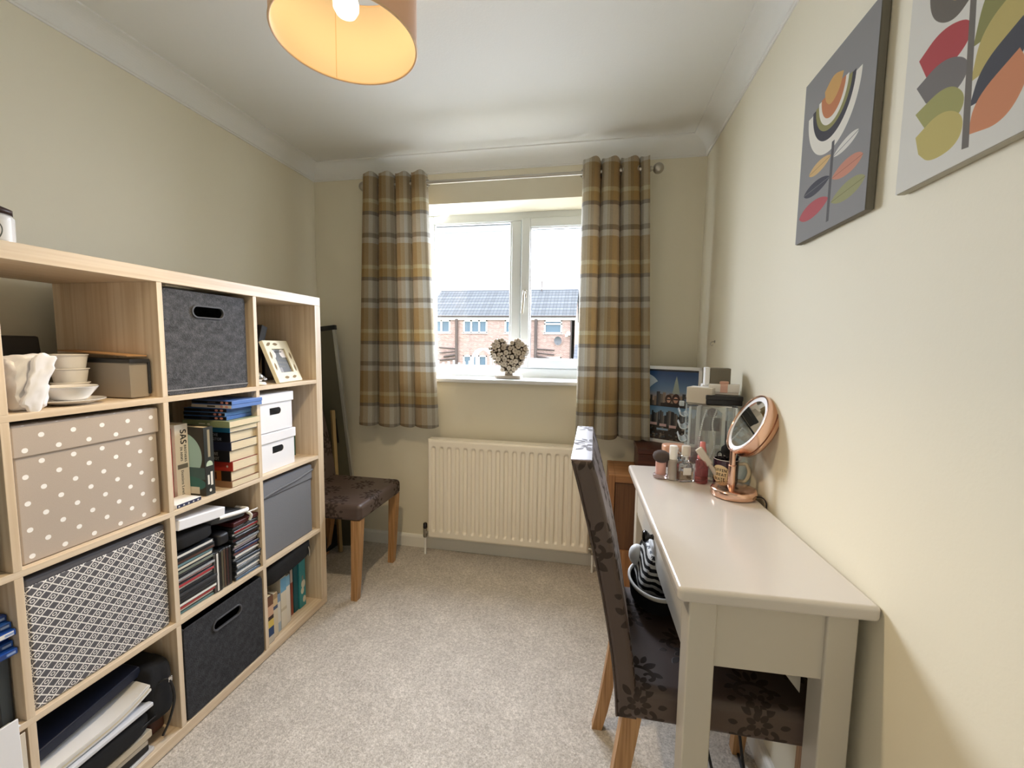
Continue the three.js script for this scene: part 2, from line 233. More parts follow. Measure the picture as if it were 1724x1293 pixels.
{ const t = thing('brick_house', 'long brick house with slate grey tiled roof seen across the gardens', 'house', [-6.87, -1.7, -34]);
  const x0 = -6.43, x1 = 6.43, W = (a, b, y0, y1, z0, z1) => plain(a, b, y0, y1, z0, z1);
  // openings cut from the front wall: [x0,x1,y0,y1]
  const win = [[-6.05, -4.4, 4.1, 5.2, 2], [-3.2, -1.06, 4.1, 5.2, 3], [0.51, 2.7, 4.1, 5.2, 3], [3.9, 5.39, 4.1, 5.2, 1], [3.9, 5.39, 1.0, 2.15, 1], [-3.2, -1.06, 1.0, 2.15, 3]];
  const front = new THREE.Shape(); front.moveTo(x0, 0); front.lineTo(x1, 0); front.lineTo(x1, 5.5); front.lineTo(x0, 5.5);
  for (const [a, b, c, d] of win) { const h = new THREE.Path(); h.moveTo(a, c); h.lineTo(a, d); h.lineTo(b, d); h.lineTo(b, c); front.holes.push(h); }
  part(t, 'front_wall', muv(extr(front, 0.3).translate(0, 0, -0.3)), M.brick);
  const gable = slabShape([[0, 0], [7, 0], [7, 5.5], [3.5, 7.95], [0, 5.5]]);
  part(t, 'gable_wall', muv(extr(gable, 0.25).rotateY(Math.PI / 2).translate(x1 - 0.25, 0, 0)), M.brick);
  part(t, 'gable_wall', muv(extr(gable, 0.25).rotateY(Math.PI / 2).translate(x0, 0, 0)), M.brick);
  part(t, 'rear_wall', W(x0 + 0.25, x1 - 0.25, 0, 5.5, -7, -6.75), M.brick);
  // roof courses, each laid over the one below
  const roof = new THREE.Group(); roof.name = 'roof'; t.add(roof);
  const tones = [0x7c848e, 0x626a74, 0x70777f].map((c) => { const m = M.tile.clone(); m.color.set(c); return m; });
  const N = 17, len = Math.hypot(3.75, 2.6) / N, ang = Math.atan2(2.6, 3.75), course = plain(x0 - 0.15, x1 + 0.1, -0.09, 0.05, -len * 1.12, 0.04);
  for (let i = 0; i < N; i++) for (const s of [1, -1]) { const m = part(roof, 'tile_course', course, tones[i % 2 ? 1 : (i >> 1) % 2 * 2]); const k = i / N; m.position.set(0, 5.52 + k * 2.6, s > 0 ? 0.25 - k * 3.75 : -7.25 + k * 3.75); m.rotation.set(s > 0 ? ang - 0.05 : -(ang - 0.05), s > 0 ? 0 : 0, 0); if (s < 0) { m.rotation.set(0, Math.PI, 0); m.rotateX(ang - 0.05); } }
  part(roof, 'ridge', cyl(0.11, 0.11, x1 - x0 + 0.2, 10).rotateZ(Math.PI / 2).translate(0, 8.13, -3.5), M.tile);
  part(t, 'fascia', W(x0 - 0.1, x1 + 0.05, 5.22, 5.46, 0, 0.2), M.white);
  part(t, 'gutter', cyl(0.07, 0.07, x1 - x0 + 0.2, 10).rotateZ(Math.PI / 2).translate(0, 5.52, 0.28), M.pipe);
  for (const [a, b, c, d, k] of win) {
    const f = []; const b2 = 0.11; f.push(W(a, b, c, c + b2, -0.12, 0.02), W(a, b, d - b2, d, -0.12, 0.02), W(a, a + b2, c, d, -0.12, 0.02), W(b - b2, b, c, d, -0.12, 0.02), W(a - 0.08, b + 0.08, c - 0.06, c + 0.02, -0.1, 0.1));
    if (k > 1) for (let i = 1; i < k; i++) f.push(W(a + (b - a) * i / k - 0.07, a + (b - a) * i / k + 0.07, c, d, -0.12, 0.02)); else f.push(W(a, b, d - 0.36, d - 0.24, -0.12, 0.02));
    const g = part(t, 'window', merge(f), M.white);
    if (k > 1) for (let i = 0; i < k; i++) part(g, 'pane', W(a + (b - a) * i / k + 0.08, a + (b - a) * (i + 1) / k - 0.08, c + 0.05, d - 0.05, -0.1, -0.08), M.farglass);
    else { part(g, 'pane', W(a + 0.1, b - 0.1, c + 0.05, d - 0.35, -0.1, -0.08), M.farglass); part(g, 'pane', W(a + 0.1, b - 0.1, d - 0.26, d - 0.1, -0.1, -0.08), M.farglass); }
  }
  const soil = (x, s) => part(t, 'soil_pipe', merge([cyl(0.13, 0.13, 5.3, 10).translate(x, 2.65, 0.2), cyl(0.06, 0.06, 1.6, 8).rotateZ(Math.PI / 2 - 0.06).translate(x + s * 0.8, 2.75, 0.16), cyl(0.09, 0.09, 1.2, 8).rotateZ(Math.PI / 2 - 0.18 * s).translate(x + s * 0.6, 2.1, 0.16), cyl(0.06, 0.06, 2.1, 8).rotateZ(Math.PI / 2 - 0.1 * s).translate(x + s * 1.0, 1.75, 0.16), cyl(0.05, 0.05, 1.6, 8).rotateZ(Math.PI / 2 - 0.1 * s).translate(x + s * 0.8, 2.4, 0.16)]), M.pipe);
  soil(-3.75, -1); soil(3.22, 1);
  part(t, 'downpipe', cyl(0.06, 0.06, 5.4, 10).translate(6.15, 2.7, 0.1), M.pipe);
  part(t, 'satellite_dish', merge([new THREE.SphereGeometry(0.42, 16, 6, 0, Math.PI * 2, 0, 0.75).rotateX(-Math.PI / 2 + 0.2).scale(1.1, 1.3, 1).translate(5.1, 3.42, 0.65), cyl(0.03, 0.03, 0.4, 8).rotateX(Math.PI / 2).translate(5.1, 3.3, 0.2)]), std(0x676c74, 0.5));
  part(t, 'vent_pipe', cyl(0.05, 0.05, 0.9, 8).translate(3.22, 8.5, -3.2), M.pipe);
  part(t, 'wall_light', merge([rb(0.3, 0.3, 0.2, 0.04).translate(5.95, 4.1, 0.1), rb(0.2, 0.24, 0.3, 0.04).translate(5.8, 3.95, 0.2)]), M.white); }
// white garden timberwork between the two houses
{ const bar = (x, y, h, z = 0) => new THREE.BoxGeometry(0.09, h, 0.09).translate(x, y + h / 2, z);
  const t = thing('garden_arch', 'white painted timber garden arch with lattice below the far house', 'garden arch', [-4.6, -2.7, -20]);
  part(t, 'post', merge([bar(-0.5, 0, 3.35), bar(-0.5, 0, 3.35, -0.7)]), M.white); part(t, 'post', merge([bar(0.5, 0, 3.35), bar(0.5, 0, 3.35, -0.7)]), M.white);
  part(t, 'arch_top', merge([new THREE.TorusGeometry(0.5, 0.06, 6, 16, Math.PI).translate(0, 3.3, 0), new THREE.TorusGeometry(0.5, 0.06, 6, 16, Math.PI).translate(0, 3.3, -0.7)]), M.white);
  const f = thing('garden_fence', 'white picket garden fence beside the arch below the far house', 'fence', [-6.6, -2.7, -20.4]);
  for (let i = 0; i < 9; i++) part(f, 'picket', bar(-1.2 + i * 0.3, 0, 3.05 + (i % 3) * 0.06), M.white);
  part(f, 'rail', new THREE.BoxGeometry(2.8, 0.1, 0.05).translate(0, 2.85, -0.08), M.white); part(f, 'rail', new THREE.BoxGeometry(2.8, 0.1, 0.05).translate(0, 1.2, -0.08), M.white);
  const s = thing('brick_outhouse', 'low outhouse with a tiled roof at the right end of the brick house', 'outhouse', [0.9, -2.7, -22]);
  part(s, 'wall', plain(-0.6, 1.4, 0, 3.1, -3, 0), M.brick);
  const rf = new THREE.Group(); rf.name = 'roof'; s.add(rf);
  for (let i = 0; i < 6; i++) part(rf, 'tile_course', plain(-0.8, 1.6, -0.02, 0.04, -0.36, 0.02), M.tile, [0, 3.1 + i * 0.17, 0.2 - i * 0.3], [0.48, 0, 0]);
  part(s, 'flue', plain(-0.15, 0.35, 3.2, 5.0, -2.4, -1.9), M.white); }

// ---------------------------------------------------------------- cube shelf unit against the left wall, and what stands in it
const KT = 0.0385, KC = 0.335, KS = 0.016, KH = 1.465, KD = 0.39;
const colZ = (k) => [KT + (k - 1) * (KC + KS), KT + (k - 1) * (KC + KS) + KC];                 // k = 1 is the column nearest the window
const rowY = (k) => { const y1 = KH - KT - (k - 1) * (KC + KS); return [y1 - KC, y1]; };       // k = 1 is the top row
{ const t = thing('shelf_unit', 'pale oak cube shelf unit of sixteen open squares standing against the left wall', 'shelf unit');
  part(t, 'top_panel', bx(-KD, 0, KH - KT, KH, 0, KH, 0.0015, 2), M.shelf); part(t, 'bottom_panel', bx(-KD, 0, 0.004, KT, 0, KH, 0.0015, 2), M.shelf);
  part(t, 'side_panel', bx(-KD, 0, KT, KH - KT, 0, KT, 0.001, 1), M.shelf); part(t, 'side_panel', bx(-KD, 0, KT, KH - KT, KH - KT, KH, 0.001, 1), M.shelf);
  for (let k = 1; k < 4; k++) part(t, 'shelf', bx(-KD + 0.003, -0.001, rowY(k)[0] - KS, rowY(k)[0], KT, KH - KT, 0.001, 2), M.shelf);
  for (let r = 1; r <= 4; r++) for (let c = 1; c < 4; c++) part(t, 'divider', bx(-KD + 0.003, -0.001, rowY(r)[0], rowY(r)[1], colZ(c)[1], colZ(c)[1] + KS, 0.001, 1), M.shelf); }

// fabric cube with an oval hand hole through its front; local front is +x, base at y = 0
function cubeBox(t, w, h, d, mat, hole, bulge = 0) {
  const s = roundRect(w, h, 0.012);
  if (hole) { const p = new THREE.Path(), hw = 0.055, hr = 0.016; p.absarc(-hw + hr, h / 2 - 0.062, hr, Math.PI / 2, Math.PI * 1.5); p.absarc(hw - hr, h / 2 - 0.062, hr, -Math.PI / 2, Math.PI / 2); s.holes.push(p); }
  let fr = extr(s, 0.004, 0.001, 1, 12);
  if (bulge) { fr = new THREE.ExtrudeGeometry(s, { depth: 0.004, bevelEnabled: false, curveSegments: 12 }); }
  const front = muv(fr.rotateY(Math.PI / 2).translate(d / 2 - 0.005, h / 2, 0));
  part(t, 'front_panel', front, mat);
  part(t, 'body', merge([bx(-d / 2, d / 2 - 0.004, 0, 0.006, -w / 2, w / 2, 0.002), bx(-d / 2, d / 2 - 0.004, 0, h, -w / 2, -w / 2 + 0.005, 0.002), bx(-d / 2, d / 2 - 0.004, 0, h, w / 2 - 0.005, w / 2, 0.002), bx(-d / 2, -d / 2 + 0.005, 0, h, -w / 2, w / 2, 0.002)]), mat);
  if (hole) { const p = roundRect(0.122, 0.042, 0.0205), q = new THREE.Path(), hw = 0.055, hr = 0.016; q.absarc(-hw + hr, 0, hr, Math.PI / 2, Math.PI * 1.5); q.absarc(hw - hr, 0, hr, -Math.PI / 2, Math.PI / 2); p.holes.push(q); part(t, 'hole_edging', extr(p, 0.003, 0.001, 1, 12).rotateY(Math.PI / 2).translate(d / 2, h - 0.062, 0), std(0x4c4d52, 0.7)); }
}
{ const z = colZ(2), t = thing('storage_box', 'dark grey felt storage box with an oval hand hole on the top shelf', 'storage box', [-0.2, rowY(1)[0] + 0.001, (z[0] + z[1]) / 2 + 0.006]);
  cubeBox(t, 0.302, 0.322, 0.37, M.feltGrey, true);
  part(t, 'base_seam', bx(-0.186, 0.187, 0.012, 0.016, -0.1515, 0.1515, 0.001), std(0x8a8a8c, 0.8));
  solo('paper_scrap', 'cream scrap of paper lying on the dark felt box under the top panel', 'paper', muv(new THREE.BoxGeometry(0.09, 0.004, 0.12).rotateZ(0.1)), std(0xe3d6b8, 0.8), [-0.08, rowY(1)[0] + 0.329, z[1] - 0.08], [0.04, 0.2, 0]); }
{ const z = colZ(2), t = thing('storage_box', 'charcoal felt storage box with an oval hand hole on the bottom shelf', 'storage box', [-0.18, rowY(4)[0] + 0.003, (z[0] + z[1]) / 2]);
  cubeBox(t, 0.322, 0.308, 0.355, M.feltDark, true);
  part(t, 'front_skirt', muv(rb(0.006, 0.29, 0.3, 0.003).translate(0.181, 0.15, 0)), M.feltDark); t.children[t.children.length - 1].visible = true;
  t.remove(t.children[t.children.length - 1]); }
{ const z = colZ(3), t = thing('storage_box', 'beige storage box with white polka dots and a lid', 'storage box', [-0.2, rowY(2)[0] + 0.001, (z[0] + z[1]) / 2]);
  part(t, 'body', bx(-0.175, 0.182, 0, 0.262, -0.157, 0.157, 0.004), M.polka);
  part(t, 'lid', merge([bx(-0.179, 0.187, 0.248, 0.322, -0.161, 0.161, 0.004)]), M.polka); }
{ const z = colZ(3), t = thing('storage_box', 'grey fabric storage box woven with small white diamonds', 'storage box', [-0.2, rowY(3)[0] + 0.001, (z[0] + z[1]) / 2]);
  part(t, 'body', bx(-0.18, 0.188, 0, 0.302, -0.16, 0.16, 0.006), M.diamond);
  part(t, 'plain_band', bx(-0.18, 0.187, 0.3, 0.318, -0.1595, 0.1595, 0.004), std(0x5a595e, 0.9)); }
{ const z = colZ(1), t = thing('storage_box', 'mid grey lidded fabric storage box beside the compact disc stacks', 'storage box', [-0.195, rowY(3)[0] + 0.001, (z[0] + z[1]) / 2 + 0.012]);
  part(t, 'body', bx(-0.17, 0.176, 0, 0.25, -0.15, 0.15, 0.006), M.greyCloth);
  part(t, 'lid', bx(-0.173, 0.181, 0.245, 0.316, -0.153, 0.153, 0.01), M.greyCloth);
  part(t, 'crease', tube([[0.18, 0.256, 0.152], [0.183, 0.268, 0.06], [0.182, 0.275, -0.05], [0.18, 0.29, -0.152]], 0.005, 24, 6), M.greyCloth); }
// two white card boxes, one on the other
for (const [k, y, dz, lab] of [[0, 0, 0, 'white card box with a lid and square hand hole, lower of two'], [1, 0.158, 0.008, 'white card box with a lid and square hand hole, standing on another']]) {
  const t = thing('card_box', lab, 'box', [-0.14, rowY(2)[0] + 0.001 + y, 0.262 + dz], 0, 'white card boxes'), w = 0.195, h = 0.118, f = 0.112;
  const s = roundRect(w, h, 0.002), hole = new THREE.Path(); hole.moveTo(-0.028, 0.008); hole.lineTo(0.02, 0.008); hole.absarc(0.02, 0.022, 0.014, -Math.PI / 2, Math.PI / 2); hole.lineTo(-0.028, 0.036); s.holes.push(hole);
  part(t, 'body', merge([extr(s, 0.002).rotateY(Math.PI / 2).translate(f, h / 2, 0), plain(-0.13, f, 0, h, -w / 2, -w / 2 + 0.002), plain(-0.13, f, 0, h, w / 2 - 0.002, w / 2), plain(-0.13, -0.128, 0, h, -w / 2, w / 2), plain(-0.13, f, 0, 0.002, -w / 2, w / 2)]), M.card);
  part(t, 'lid', bx(-0.134, 0.12, h - 0.002, h + 0.036, -w / 2 - 0.005, w / 2 + 0.005, 0.002), M.card);
}
// things half hidden behind the white boxes
solo('cassette_stack', 'dark boxed sets standing behind the two white card boxes', 'box', merge([bx(-0.37, -0.12, 0, 0.3, -0.035, 0.0), bx(-0.37, -0.1, 0, 0.27, 0.002, 0.03)]), std(0x1d1f1e, 0.5), [0, rowY(2)[0] + 0.001, 0.125]);
solo('green_book', 'green hardback book standing behind the white card boxes', 'book', bx(-0.3, -0.1, 0, 0.11, -0.012, 0.012, 0.002), std(0x2f5a48, 0.5), [0, rowY(2)[0] + 0.001, 0.073]);

// ---- top shelf, right square: photo frame, dark frame, glass ornament
{ const t = thing('framed_photo', 'cream photo frame with pressed brown leaves leaning in the shelf square', 'photo frame', [-0.02, rowY(1)[0] + 0.003, 0.175], 0); t.rotation.set(0, R(8), 0);
  const lean = new THREE.Group(); lean.name = 'frame'; lean.rotation.z = R(22); t.add(lean);
  const s = roundRect(0.17, 0.185, 0.002), h = new THREE.Path(); h.moveTo(-0.045, -0.05); h.lineTo(-0.045, 0.055); h.lineTo(0.045, 0.055); h.lineTo(0.045, -0.05); s.holes.push(h);
  part(lean, 'border', extr(s, 0.014, 0.001, 1).rotateY(Math.PI / 2).translate(-0.014, 0.0925, 0), std(0xe4dcc0, 0.6));
  part(lean, 'photo', plain(-0.013, -0.006, 0.04, 0.15, -0.047, 0.047), std(0xffffff, 0.3, { map: canvasTex(128, 128, (c) => { c.fillStyle = '#39372f'; c.fillRect(0, 0, 128, 128); c.fillStyle = '#4f4a38'; for (let i = 0; i < 30; i++) c.fillRect((i * 37) % 120, (i * 17) % 50, 12, 8); c.fillStyle = '#77706a'; c.fillRect(20, 50, 36, 40); c.fillStyle = '#d8cfc6'; c.beginPath(); c.ellipse(74, 108, 46, 28, 0, 0, 7); c.fill(); c.fillStyle = '#8d867c'; c.fillRect(48, 62, 30, 26); }, 0.094, 0.11) }));
  const lf = new THREE.Shape(); lf.moveTo(-0.017, 0); lf.bezierCurveTo(-0.006, 0.008, 0.006, 0.008, 0.017, 0); lf.bezierCurveTo(0.006, -0.008, -0.006, -0.008, -0.017, 0);
  for (const [y, z, a] of [[0.168, 0.01, 0], [0.168, 0.055, 0.4], [0.12, 0.066, 1.45], [0.07, 0.066, 1.5], [0.115, -0.066, 1.6], [0.06, -0.066, 1.5], [0.02, 0.02, 0], [0.02, -0.035, 0.15]]) part(lean, 'leaf', extr(lf, 0.001).rotateZ(a).rotateY(Math.PI / 2).translate(0.0005, y, z), std(0x8a7450, 0.8));
  part(t, 'easel_back', bx(-0.055, -0.05, 0, 0.12, -0.025, 0.025, 0.001).rotateZ(-0.12).translate(-0.02, 0.0, 0), std(0x2a2421, 0.7)); }
{ const t = thing('framed_picture', 'small black picture frame standing behind the leaf photo frame', 'photo frame', [-0.17, rowY(1)[0] + 0.001, 0.1]);
  part(t, 'border', merge([bx(-0.008, 0.008, 0, 0.14, -0.06, -0.048), bx(-0.008, 0.008, 0, 0.14, 0.048, 0.06), bx(-0.008, 0.008, 0, 0.012, -0.05, 0.05), bx(-0.008, 0.008, 0.128, 0.14, -0.05, 0.05)]), std(0x1c1b20, 0.3)); part(t, 'photo', plain(-0.004, 0.002, 0.01, 0.13, -0.05, 0.05), std(0x3b4250, 0.2)); }
{ const t = thing('book', 'black slipcased book leaning at the back beside the leaf photo frame', 'book', [-0.25, rowY(1)[0] + 0.001, 0.285], 0); t.rotation.x = R(-18);
  part(t, 'cover', merge([bx(-0.1, 0.12, 0, 0.24, -0.016, -0.013), bx(-0.1, 0.12, 0, 0.24, 0.013, 0.016), bx(0.117, 0.12, 0, 0.24, -0.014, 0.014)]), std(0x131214, 0.5)); part(t, 'pages', bx(-0.097, 0.116, 0.003, 0.237, -0.013, 0.013, 0.001), M.pages); t.position.z = 0.262; t.position.y += 0.006; }
{ const t = thing('glass_ornament', 'silver and glass bird ornament on a white base beside the leaf photo frame', 'ornament', [-0.03, rowY(1)[0] + 0.001, 0.345]);
  part(t, 'base', lathe([[0, 0], [0.026, 0], [0.028, 0.004], [0.024, 0.012], [0, 0.014]], 20), M.ceramic);
  part(t, 'body', lathe([[0, 0], [0.012, 0.004], [0.018, 0.016], [0.014, 0.028], [0.006, 0.036], [0, 0.038]], 16).translate(0, 0.012, 0), M.chrome);
  part(t, 'wing', new THREE.ConeGeometry(0.012, 0.04, 8).scale(1, 1, 0.35).rotateX(0.7).translate(0, 0.035, -0.02), M.chrome); part(t, 'wing', new THREE.ConeGeometry(0.01, 0.034, 8).scale(1, 1, 0.35).rotateX(-0.8).translate(0, 0.045, 0.008), M.chrome); }
// ---- top shelf, third square: kitchen things
function lump(w, h, d, amp, seed, k = 4) {
  const g = new THREE.BoxGeometry(w, h, d, 12, 12, 12), p = g.attributes.position, f = noiseField(32, k, 3, seed);
  const v = new THREE.Vector3();
  for (let i = 0; i < p.count; i++) { v.fromBufferAttribute(p, i); const q = new THREE.Vector3(v.x / w * 2, v.y / h * 2, v.z / d * 2), e = Math.pow(Math.pow(Math.abs(q.x), 5) + Math.pow(Math.abs(q.y), 5) + Math.pow(Math.abs(q.z), 5), 0.2), m = Math.max(Math.abs(q.x), Math.abs(q.y), Math.abs(q.z)); if (e > 0) q.multiplyScalar(m / e);
    const n = f[(Math.floor((v.x / w + v.y / h * 0.7 + 2) * 16) % 32 + 32) % 32 * 32 + (Math.floor((v.z / d + v.y / h * 0.5 + 2) * 16) % 32 + 32) % 32] - 0.5; p.setXYZ(i, (q.x * w / 2) * (1 + n * amp), q.y * h / 2 * (1 + n * amp * 0.5), (q.z * d / 2) * (1 + n * amp)); }
  g.computeVertexNormals(); return g; }
function crumple(w, h, d, amp, freq, seed) {
  const g = lump(w, h, d, 0, 1), p = g.attributes.position, N = new ImprovedNoise();
  for (let i = 0; i < p.count; i++) { const x = p.getX(i), y = p.getY(i), z = p.getZ(i), a = N.noise(x * freq + seed, y * freq, z * freq), b = N.noise(x * freq * 2 + seed, y * freq * 2 + 5, z * freq * 2), k = 1 + amp * (Math.abs(a) * 2.2 - 0.5 + b * 0.5); p.setXYZ(i, x * k, y * (1 + amp * 0.4 * (b + (y > 0 ? a : 0))), z * (1 + amp * (b * 0.9 + a * 0.5))); }
  g.computeVertexNormals(); return g; }
{ const y = rowY(1)[0] + 0.001;
  const t = thing('plastic_bag', 'crumpled white plastic bag at the left end of the top shelf', 'bag', [-0.055, y, 1.02]);
  part(t, 'bag', crumple(0.08, 0.125, 0.066, 0.3, 24, 3).translate(0, 0.064, 0), phys(0xf4f2f2, 0.3, { transmission: 0.2, thickness: 0 }));
  part(t, 'flap', crumple(0.012, 0.15, 0.045, 0.4, 30, 8).rotateX(-0.3).scale(1, 0.92, 0.8).translate(0.047, 0.068, -0.004), phys(0xf8f6f6, 0.3, { transmission: 0.2, thickness: 0 }));
  const d = thing('serving_dish', 'white oval serving dish stacked on a flat plate', 'dish', [-0.062, y + 0.0125, 0.925]); d.scale.set(0.62, 0.95, 0.68);
  part(d, 'dish', lathe([[0, 0], [0.05, 0], [0.058, 0.004], [0.092, 0.034], [0.09, 0.037], [0.055, 0.009], [0, 0.007]], 36).scale(1, 1, 0.85), M.ceramic);
  const p = thing('plate', 'flat white plate under the oval serving dish', 'plate', [-0.074, y, 0.916]); p.scale.set(0.62, 0.9, 0.72);
  part(p, 'plate', lathe([[0, 0], [0.06, 0], [0.07, 0.004], [0.108, 0.012], [0.107, 0.015], [0.065, 0.007], [0, 0.005]], 40).scale(1, 1, 0.86), M.ceramic);
  solo('greeting_card', 'small white card with a green leaf print behind the dish', 'card', plain(-0.012, 0, 0, 0.09, -0.04, 0.04), std(0xffffff, 0.6, { map: canvasTex(128, 128, (c) => { c.fillStyle = '#e9e5dc'; c.fillRect(0, 0, 128, 128); c.fillStyle = '#59604c'; for (let i = 0; i < 26; i++) { c.beginPath(); c.ellipse(50 + (i * 29) % 60, 60 + (i * 13) % 44, 9, 4, i, 0, 7); c.fill(); } c.fillStyle = '#8b8c86'; c.fillRect(70, 90, 44, 20); }, 0.08, 0.09) }), [-0.15, y + 0.02, 0.93]);
  scene.children[scene.children.length - 1].position.set(-0.222, y, 0.965);
  for (let k = 0; k < 3; k++) { const b = thing('ramekin', ['white ramekin at the foot of the stack of three', 'white ramekin in the middle of the stack of three', 'white ramekin on top of the stack of three'][k], 'bowl', [-0.165, y + k * 0.038, 0.855], 0, 'stacked ramekins'); b.scale.setScalar(0.84);
    part(b, 'bowl', lathe([[0, 0], [0.034, 0], [0.037, 0.003], [0.045, 0.055], [0.0455, 0.058], [0.043, 0.058], [0.035, 0.006], [0, 0.005]], 32), M.ceramic); part(b, 'rim', new THREE.TorusGeometry(0.0455, 0.0022, 8, 36).rotateX(Math.PI / 2).translate(0, 0.056, 0), M.ceramic); }
  const c = thing('plastic_tub', 'clear plastic loaf tub with a dark lid and kraft card sleeve', 'tub', [-0.14, y, 0.772]);
  part(c, 'tub', merge([plain(-0.16, 0.1, 0.002, 0.004, -0.024, 0.024), plain(0.098, 0.1, 0.003, 0.1, -0.024, 0.024), plain(-0.16, 0.1, 0.003, 0.1, -0.0255, -0.024), plain(-0.16, 0.1, 0.003, 0.1, 0.024, 0.0255)]), phys(0xd9cfc2, 0.25, { transmission: 0.55, thickness: 0 }));
  part(c, 'lid', merge([bx(-0.165, 0.105, 0.1, 0.112, -0.028, 0.028), bx(0.1, 0.107, 0.01, 0.105, -0.028, -0.022)]), std(0x2c2d31, 0.4));
  part(c, 'sleeve', plain(-0.16, 0.09, 0.112, 0.115, -0.027, 0.027).rotateZ(-0.05).translate(0, 0.012, 0), std(0xb98f62, 0.8));
  solo('black_tray', 'black oven tray standing at the back behind the ramekins', 'tray', bx(-0.008, 0.008, 0, 0.17, -0.085, 0.085, 0.006), std(0x26221f, 0.5), [-0.32, y + 0.004, 0.9], [0, 0, R(6)]);
  // on top of the unit
  const j = thing('storage_jar', 'white printed jar with a dark lid on top of the shelf unit', 'jar', [-0.1, KH + 0.001, 1.022]);
  part(j, 'jar', lathe([[0, 0], [0.032, 0], [0.036, 0.004], [0.037, 0.062], [0.033, 0.07], [0, 0.07]], 32), M.ceramic); part(j, 'lid', lathe([[0, 0.07], [0.034, 0.07], [0.034, 0.082], [0.02, 0.088], [0, 0.089]], 32), std(0x3a2620, 0.5));
  part(j, 'print', new THREE.CylinderGeometry(0.0375, 0.0372, 0.045, 24, 1, true, 0.6, 1.4).translate(0, 0.034, 0), std(0xffffff, 0.5, { side: THREE.DoubleSide, map: canvasTex(128, 64, (q) => { q.fillStyle = '#eeebe4'; q.fillRect(0, 0, 128, 64); q.strokeStyle = '#56584c'; q.lineWidth = 5; q.beginPath(); q.arc(46, 26, 13, 0, 7); q.stroke(); q.beginPath(); q.moveTo(70, 14); q.quadraticCurveTo(96, 30, 70, 58); q.stroke(); }) }));
  solo('candle_holder', 'tiny clear glass candle holder on top of the shelf unit', 'candle holder', lathe([[0, 0], [0.018, 0], [0.02, 0.014], [0.018, 0.014], [0.016, 0.003], [0, 0.003]], 20), M.acrylicThin, [-0.14, KH + 0.001, 0.92]); }

// ---- books: local x runs back into the shelf from the head edge at x = 0, spine at +z, lying flat
function book(name, label, len, wide, thick, cover, spine, pos, rot = [0, 0, 0], group, cat = 'book') {
  const t = thing(name, label, cat, pos, 0, group); t.rotation.set(...rot);
  part(t, 'cover', merge([bx(-len, 0, 0, 0.001, -wide, 0, 0.0004), bx(-len, 0, thick - 0.001, thick, -wide, 0, 0.0004), bx(-len, 0, 0.0005, thick - 0.0005, -0.0025, 0, 0.0008)]), cover);
  part(t, 'pages', bx(-len + 0.003, -0.0004, 0.001, thick - 0.001, -wide + 0.002, -0.002, 0.0004), M.pages);
  if (spine) part(t, 'spine_print', new THREE.BoxGeometry(len, thick, 0.0006).translate(-len / 2, thick / 2, 0.0004), spine);
  return t; }
const spineTex = (bg, draw, w = 512, h = 96) => std(0xffffff, 0.5, { map: canvasTex(w, h, (c) => { c.fillStyle = bg; c.fillRect(0, 0, w, h); c.textBaseline = 'middle'; c.textAlign = 'center'; draw(c, w, h); }) });
const bars = (col, y, n, seed) => (c, w, h) => { const r = rng(seed); c.fillStyle = col; let x = w * 0.12; for (let i = 0; i < n; i++) { const l = w * (0.03 + 0.05 * r()); c.fillRect(x, h * y, l, h * 0.4); x += l + w * 0.015; } };
